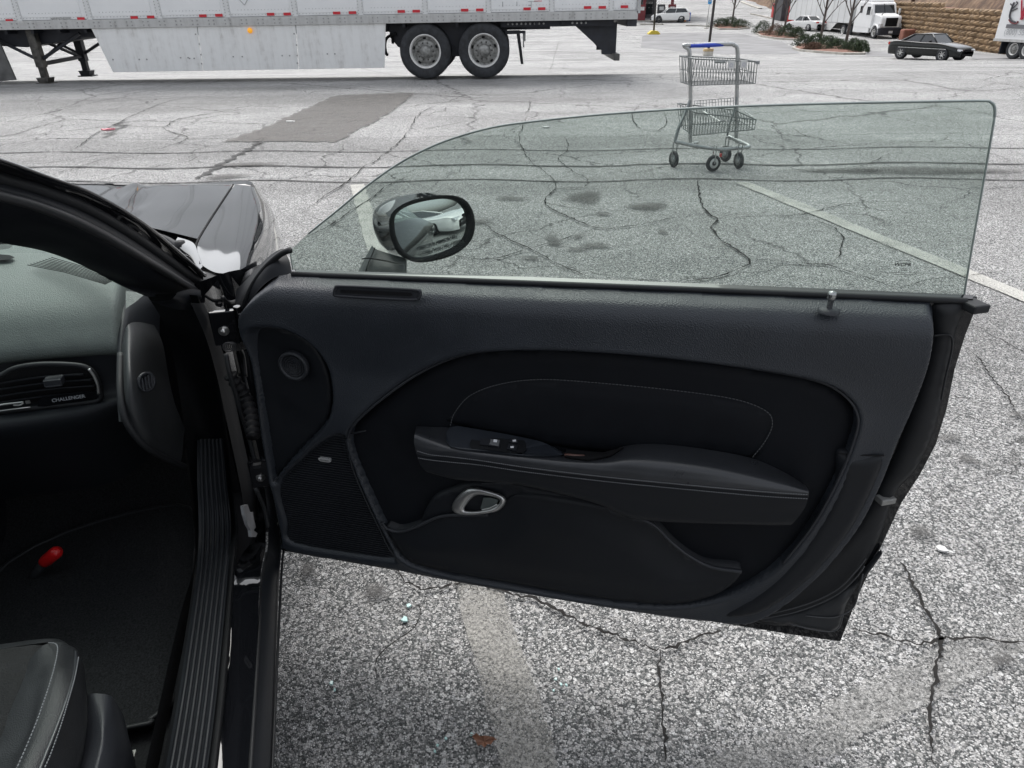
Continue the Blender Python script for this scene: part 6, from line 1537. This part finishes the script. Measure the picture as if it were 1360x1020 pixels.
def shrub(px, py, rx, ry, rz, seed, label, mtl=None, grp='low juniper shrubs on the kerb islands'):
    p = gp(px, py, .1); r_ = random.Random(seed); m_ = MB(); n_ = int(1500+rx*600)
    for i in range(n_):
        a = r_.uniform(0, 6.28); u = r_.random()**.5; h_ = r_.random()
        rr = (1-h_**2)**.5 if h_ < 1 else 0
        s = 1+.25*math.sin(3*a+seed)
        c = Vector((rx*s*math.cos(a)*max(u, .6)*rr, ry*s*math.sin(a)*max(u, .6)*rr, rz*h_*(.8+.4*r_.random())))
        d1 = Vector((r_.uniform(-1, 1), r_.uniform(-1, 1), r_.uniform(-.3, 1))).normalized(); d2 = d1.orthogonal().normalized()
        e = r_.uniform(.03, .075)
        m_.add([c-d1*e, c-d2*e*.45, c+d1*e, c+d2*e*.45], [(0, 1, 2, 3)])
    o = m_.build('shrub', mtl or M['leaf'], None); o.location = p
    return tag(o, label, 'shrub', grp)
shrub(1068, 61, 1.0, .8, .75, 1, 'round green shrub at the left end of the nearest island')
shrub(1084, 60.5, 1.1, .8, .8, 2, 'dense green shrub at the foot of the left island tree')
shrub(1100, 62, 1.1, .8, .7, 3, 'green shrub between the two trees of the nearest island')
shrub(1112, 66, 1.2, .7, .65, 4, 'wide low green shrub in front of the right island tree')
shrub(1132, 67, .9, .7, .7, 5, 'small green shrub right of the nearest island trees')
shrub(1143, 69, .7, .6, .65, 6, 'last green shrub at the right tip of the nearest island')
shrub(1080, 66, .8, .5, .45, 7, 'browned shrub low on the near edge of the nearest island', M['leafb'])
shrub(1012, 43.5, 1.2, .9, 1.0, 8, 'round green shrub at the left end of the middle island')
shrub(1030, 46.5, 1.3, .9, .9, 9, 'reddish brown shrub in the centre of the middle island', M['leafb'])
shrub(1045, 48.5, 1.3, .9, .95, 10, 'green shrub right of centre on the middle island')
shrub(1058, 50.5, 1.0, .8, .85, 11, 'green shrub at the right tip of the middle island')
shrub(957, 35.5, 1.4, .9, .8, 12, 'green brown shrub at the left end of the farthest island')
shrub(970, 35, 1.4, .9, .9, 13, 'dark green shrub under the slender far tree')
shrub(983, 36.5, 1.4, .9, .75, 14, 'low shrub at the right end of the farthest island')

def light_pole(px, py, px2, py2, name, label, base, hgt, r):
    p = gp(px, py); t = thing(name, label, 'light pole', p)
    if base == 'round':
        b = MB(); b.lathe([(.33, -.1), (.33, .40), (.30, .44), (.0, .44)], (0, 0, 0), (0, 0, 1), 20); b.build('concrete_base', M['concrete'], t)
        b = MB(); b.lathe([(.345, .30), (.345, .45), (.31, .47), (0, .47)], (0, 0, 0), (0, 0, 1), 20); b.build('base_cap', mat('ochre stained cap', (.42, .31, .17), .8, 0, .2, 6), t)
        z0 = .45
    else:
        b = MB(); b.prism([(-.6, -.1), (-.6, .12), (-.3, .35), (.3, .35), (.6, .12), (.6, -.1)], 'y', -.5, .5); b.build('yellow_base', M['yellow'], t, .03); z0 = .3
    v = ray(px2, py2); tt = p.y/v.y; q = CAM+v*tt-p
    d_ = Vector((q.x, 0, q.z)); d_.normalize(); e_ = Vector((0, 0, z0))
    dz_ = (Vector((q.x, 0, q.z-z0))).normalized()
    b = MB(); b.tube([e_, e_+dz_*hgt], r, 10); b.build('shaft', M['pole'], t)
    b = MB(); b.box((dz_.x*hgt+.4, 0, z0+hgt), (1.0, .35, .15)); b.build('lamp_head', M['pole'], t, .03)
light_pole(940, 74.5, 949, 0, 'light_pole', 'dark leaning light pole on a round concrete base behind the cart', 'round', 8.5, .085)
light_pole(868, 45.5, 871, 0, 'light_pole', 'slim dark light pole on a yellow base by the trailer tail', 'yellow', 8.5, .10)
# blue sign on a post
p = gp(938, 38); t = thing('sign_post', 'small blue sign on a thin leaning post beside the far island', 'sign', p)
v = ray(943, 0); q = CAM+v*(p.y/v.y)-p; dz_ = Vector((q.x, 0, q.z)).normalized()
b = MB(); b.tube([(0, 0, 0), dz_*3.2], .04, 8); b.build('post', M['steel'], t)
b = MB(); b.box(dz_*2.75+Vector((0, -.05, 0)), (.40, .03, .55)); sgn_ = b.build('sign_plate', M['bluesign'], t, .02)
b = MB(); b.lathe([(0, .002), (.08, .002), (.08, 0)], dz_*2.78+Vector((0, -.068, 0)), (0, -1, 0), 14); b.build('sign_symbol', M['paper'], sgn_)
b = MB(); b.lathe([(.30, -.1), (.28, .10), (0, .12)], (0, 0, 0), (0, 0, 1), 14); b.build('post_footing', M['concrete'], t)
# leaning brown utility pole
p = gp(1204, 50.5); t = thing('utility_pole', 'brown wooden utility pole leaning in front of the stone wall', 'pole', p)
v = ray(1213, 0); q = CAM+v*(p.y/v.y)-p; dz_ = Vector((q.x, 0, q.z)).normalized()
b = MB(); b.tube([(0, 0, -.2), dz_*10], [.17, .13], 10); b.build('shaft', M['wood'], t); b = MB(); b.box(dz_*9.5, (2.2, .12, .12)); b.build('crossarm', M['wood'], t)
p = gp(1206, 54); b = MB(); b.box((0, 0, .45), (1.5, .8, .95)); o = b.build('stone_block', M['redstone'], None, .12); o.location = p; tag(o, 'reddish stone block beside the truck at the left end of the wall', 'stone block')
# fuel station at the far left
p = gp(872, 30)
st_ = thing('fuel_station', 'fuel station forecourt with maroon pumps and dark kiosk behind the white crossover', 'building', (p.x, p.y+4.0, p.z))
for x in (-1.0, 2.6): 
    b = MB(); b.box((x, .0, 2.4), (.35, .35, 4.8)); b.build('canopy_column', M['maroon'], st_, .02)
b = MB(); b.box((1.0, 3.0, 5.2), (12, 8, .9)); b.build('canopy', M['dirtywhite'], st_, .03)
b = MB(); b.box((-2.0, 4.0, 1.5), (6.0, 2.0, 3.0)); b.build('kiosk', M['darkwall'], st_, .05)
for i in range(4):
    b = MB(); b.box((-4.2+1.4*i, 2.96, 1.6), (1.1, .05, 1.5)); b.build('window', M['carglass'], st_)
def pump(x, y, label, col):
    t = thing('fuel_pump', label, 'fuel pump', (p.x+x, p.y+y, p.z+.2), 0, 'fuel pumps on the forecourt')
    b = MB(); b.box((0, 0, .9), (.9, .55, 1.8)); b.build('cabinet', col, t, .04)
    b = MB(); b.box((0, -.29, 1.35), (.55, .03, .40)); b.build('display', M['paper'], t)
    b = MB(); b.tube(catmull([(.48, -.1, 1.5), (.62, -.15, .8), (.50, -.15, .35), (.46, -.1, .9)], 5), .025, 6); b.build('hose', M['black'], t)
pump(-1.6, 2.2, 'maroon fuel pump at the left behind the white crossover bonnet', M['maroon']); pump(.9, 2.4, 'black fuel pump behind the crossover roof', M['darkwall']); pump(2.2, 2.0, 'maroon fuel pump behind the crossover rear window', M['maroon'])
fi = MB(); fi.box((p.x+.5, p.y+2.3, p.z+.06), (8, 1.4, .28)); struct(fi.build('pump_island', M['curb'], None, .03))
q = gp(908.5, 28.5)
b = MB(); b.prism([(-.22, 0), (-.24, 1.0), (-.20, 1.25), (.20, 1.25), (.24, 1.0), (.22, 0)], 'y', -.25, .25); o = b.build('safety_bollard', M['orange'], None, .03); o.location = q; tag(o, 'orange yellow safety post behind the crossover tail', 'bollard')
q = gp(913, 28)
t = thing('waste_bin', 'blue and white round bin beside the orange safety post', 'bin', q); b = MB(); b.lathe([(0, 0), (.33, 0), (.36, .9), (.30, 1.0), (0, 1.02)], (0, 0, 0), (0, 0, 1), 18); b.build('bin_body', mat('blue bin plastic', (.03, .13, .42), .5), t)
b = MB(); b.box((0, -.34, .5), (.34, .04, .5)); b.build('bin_label', M['paper'], t)
# kerbs of the far strip and entrance, road markings as fixtures of the road
def kerb(pix, name='road_kerb', wd=.18, hh=.13, m_=M['curb']):
    P = [gp(*p) for p in pix]; P = resample(catmull(P, 4), 24)
    Vk = []; Fk = []
    for i, p in enumerate(P):
        t_ = (P[min(i+1, 23)]-P[max(i-1, 0)]).normalized(); nn_ = Vector((-t_.y, t_.x, 0))*wd/2
        z_ = terr(p.x, p.y)
        for s_, zz_ in ((1, -.1), (1, hh), (-1, hh), (-1, -.1)): Vk.append((p.x+nn_.x*s_, p.y+nn_.y*s_, z_+zz_))
    for i in range(23):
        for j in range(4): Fk.append((4*i+j, 4*i+(j+1) % 4, 4*i+4+(j+1) % 4, 4*i+4+j))
    return struct(meshobj(name, Vk, Fk, m_))
kerb([(850, 33), (868, 33), (881, 33)]); kerb([(911, 34.5), (930, 35), (946, 36)]); kerb([(985, 3), (998, 8), (1010, 12)], wd=.5); kerb([(997, 19), (1012, 22), (1030, 26)])
# darker side road sheet behind the pale drive
rd_ = [gp(*q) for q in [(852, 63), (858, 46), (910, 42), (1000, 44), (1050, 66), (1060, 71), (1100, 74), (1190, 76), (1190, 75), (1150, 71.5), (1062, 72.5), (1048, 73), (950, 72), (880, 68)]]
def sheet(pix, name, material, lift=.006):
    P = [gp(*q) for q in pix]; 
    b = bmesh.new(); vs = [b.verts.new(p) for p in P]; f_ = b.faces.new(vs); bmesh.ops.triangulate(b, faces=[f_]); bmesh.ops.subdivide_edges(b, edges=b.edges, cuts=7, use_grid_fill=True)
    for v in b.verts: v.co.z = terr(v.co.x, v.co.y)+lift
    me = bpy.data.meshes.new(name); b.to_mesh(me); b.free(); me.materials.append(material); return struct(link(name, me))
darkroad = mat('darker side road asphalt', (.21, .21, .213), .85, 0, .25, .6)
sheet([(851, 63), (853, 48), (868, 44), (930, 44), (990, 46), (1040, 56), (1056, 66), (1062, 71), (1045, 72.5), (960, 72), (900, 68)], 'side_road', darkroad, .012)
sheet([(1152, 68), (1180, 70), (1190, 76), (1150, 74.5)], 'side_road', darkroad, .012)
sheet([(1290, 70), (1360, 76), (1400, 79), (1400, 82), (1290, 78)], 'side_road', darkroad, .012)
# red stacked things and dark shed behind the trees
q = gp(1033, 24)
for i, (px, py, lab) in enumerate([(1029, 24, 'small faded red cage left of the pair by the road'), (1035, 23, 'small faded red cage nearer the dark shed'), (1049, 29, 'red fuel cabinet beside the dark shed')]):
    q = gp(px, py); t = thing('red_cabinet', lab, 'cabinet', q); b = MB(); b.box((0, 0, .85), (.9, .7, 1.7)); b.build('cabinet_body', M['redpaint'], t, .05)
    b = MB(); b.box((0, -.37, 1.25), (.5, .04, .5)); b.build('cabinet_panel', M['paper'] if i == 2 else M['maroon'], t)
q = gp(1066, 29)
t = thing('shed', 'dark grey shed behind the white sedan', 'building', (q.x, q.y+3, q.z)); b = MB(); b.box((0, 0, 1.7), (4.6, 3.0, 3.4)); b.build('wall', M['darkwall'], t, .05)
b = MB(); b.box((0, 0, 3.45), (5.0, 3.4, .15)); b.build('roof', M['redstone'], t, .02); 
for x in (-1.2, 1.1): 
    b = MB(); b.box((x, -1.52, 1.3), (1.2, .05, 2.4)); b.build('shutter', mat('shutter grey', (.10, .10, .11), .6), t)

# ================================================================== SMALL LITTER
def flake(px, py, s, seed, material, name, label, cat, grp=None, z=.006, asp=1):
    c = gp(px, py); r_ = random.Random(seed); k = 7; b = MB()
    top = [Vector((s*(1+r_.uniform(-.35, .35))*math.cos(2*PI*i/k), s*asp*(1+r_.uniform(-.35, .35))*math.sin(2*PI*i/k), .004+r_.uniform(0, s*.25))) for i in range(k)]
    b.add(top+[Vector((p.x, p.y, 0)) for p in top], [tuple(range(k))]+[(i, (i+1) % k, k+(i+1) % k, k+i) for i in range(k)])
    o = b.build(name, material, None); o.location = (c.x, c.y, c.z+z); return tag(o, label, cat, grp)
G_ = 'bits of broken aqua glass on the asphalt'
flake(538, 826, .010, 1, M['ceramic'], 'glass_shard', 'largest aqua glass shard left of the near painted line', 'glass shard', G_)
flake(543, 807, .006, 2, M['ceramic'], 'glass_shard', 'small aqua glass shard just under the door edge crack', 'glass shard', G_)
flake(441, 910, .005, 3, M['ceramic'], 'glass_shard', 'aqua glass shard nearest the door sill', 'glass shard', G_)
flake(445, 919, .0035, 4, M['ceramic'], 'glass_shard', 'tiny aqua glass chip below the shard nearest the sill', 'glass shard', G_)
for i, (x, y) in enumerate([(738, 905), (745, 912), (752, 913), (735, 920), (742, 892)]):
    flake(x, y, .0035, 10+i, M['ceramic'], 'glass_shard', ['topmost tiny','second tiny','third tiny','lowest tiny','farthest tiny'][i]+' glass crumb right of the near painted line', 'glass shard', 'glass crumbs right of the near painted line')
for i, (x, y) in enumerate([(592, 984), (578, 1001), (626, 978), (581, 993)]):
    flake(x, y, .0032, 20+i, M['ceramic'], 'glass_shard', ['tiny glass crumb directly left of the brown leaf','tiny glass crumb lowest left of the brown leaf','tiny glass crumb at the upper left edge of the brown leaf','tiny glass crumb below left of the brown leaf, middle of three'][i], 'glass shard', 'glass crumbs around the leaf')
flake(1251, 732, .016, 31, M['paper'], 'paper_scrap', 'flat white scrap on the asphalt right of the door', 'litter')
flake(386, 163, .07, 32, M['paper'], 'paper_scrap', 'white paper scrap on the brown repair patch', 'litter', asp=.6)
flake(725, 170, .05, 33, M['paper'], 'paper_scrap', 'white scrap seen through the top of the door glass', 'litter', asp=.5)
flake(143, 173, .09, 34, M['pink'], 'paper_scrap', 'pink and red scrap of litter in front of the trailer', 'litter', asp=.8)
c = gp(643, 987); b = MB()
pts = [(-.028, .012), (-.018, .015), (-.010, .012), (.000, .010), (.010, .012), (.020, .007), (.030, .005), (.022, -.001), (.016, -.008), (.008, -.012), (.002, -.018), (-.006, -.014), (-.014, -.012), (-.018, -.004)]
kk = len(pts); rim2 = [(x, y, .003+.35*abs(y)+.003*((i_ % 2)*2-1)) for i_, (x, y) in enumerate(pts)]
V = rim2+[(x*.5, y*.5, .003+.002*(i_ % 2)) for i_, (x, y) in enumerate(pts)]+[(0, 0, .002)]
b.add(V, [(i_, (i_+1) % kk, kk+(i_+1) % kk, kk+i_) for i_ in range(kk)]+[(kk+i_, kk+(i_+1) % kk, 2*kk) for i_ in range(kk)]); lf_ = b.build('dead_leaf', M['deadleaf'], None); lf_.location = (c.x, c.y, c.z+.004); tag(lf_, 'curled orange brown dead leaf left of the near painted line', 'leaf')
b = MB(); b.tube([(-.026, .010, .012), (-.034, .016, .008)], .0008, 4); b.build('leaf_stem', M['deadleaf'], lf_)

# loose grit on the near asphalt
pb = MB(); rp_ = random.Random(11)
for i in range(1100):
    px, py = rp_.uniform(370, 1360), rp_.uniform(730, 1020)
    if i > 700: px, py = rp_.uniform(1150, 1360), rp_.uniform(400, 760)
    c = gp(px, py); e = rp_.choice([.0012, .0016, .002, .0028, .0038]); a = rp_.uniform(0, 3)
    V = [c+Vector((e*math.cos(a+k*PI/2)*rp_.uniform(.7, 1.3), e*math.sin(a+k*PI/2)*rp_.uniform(.7, 1.3), .0005)) for k in range(4)]+[c+Vector((0, 0, e*1.1))]
    pb.add(V, [(0, 1, 4), (1, 2, 4), (2, 3, 4), (3, 0, 4)])
gr = pb.build('grit', mat('pale grit', (.45, .44, .42), .8, 0, .4, 90)); stuff(gr)
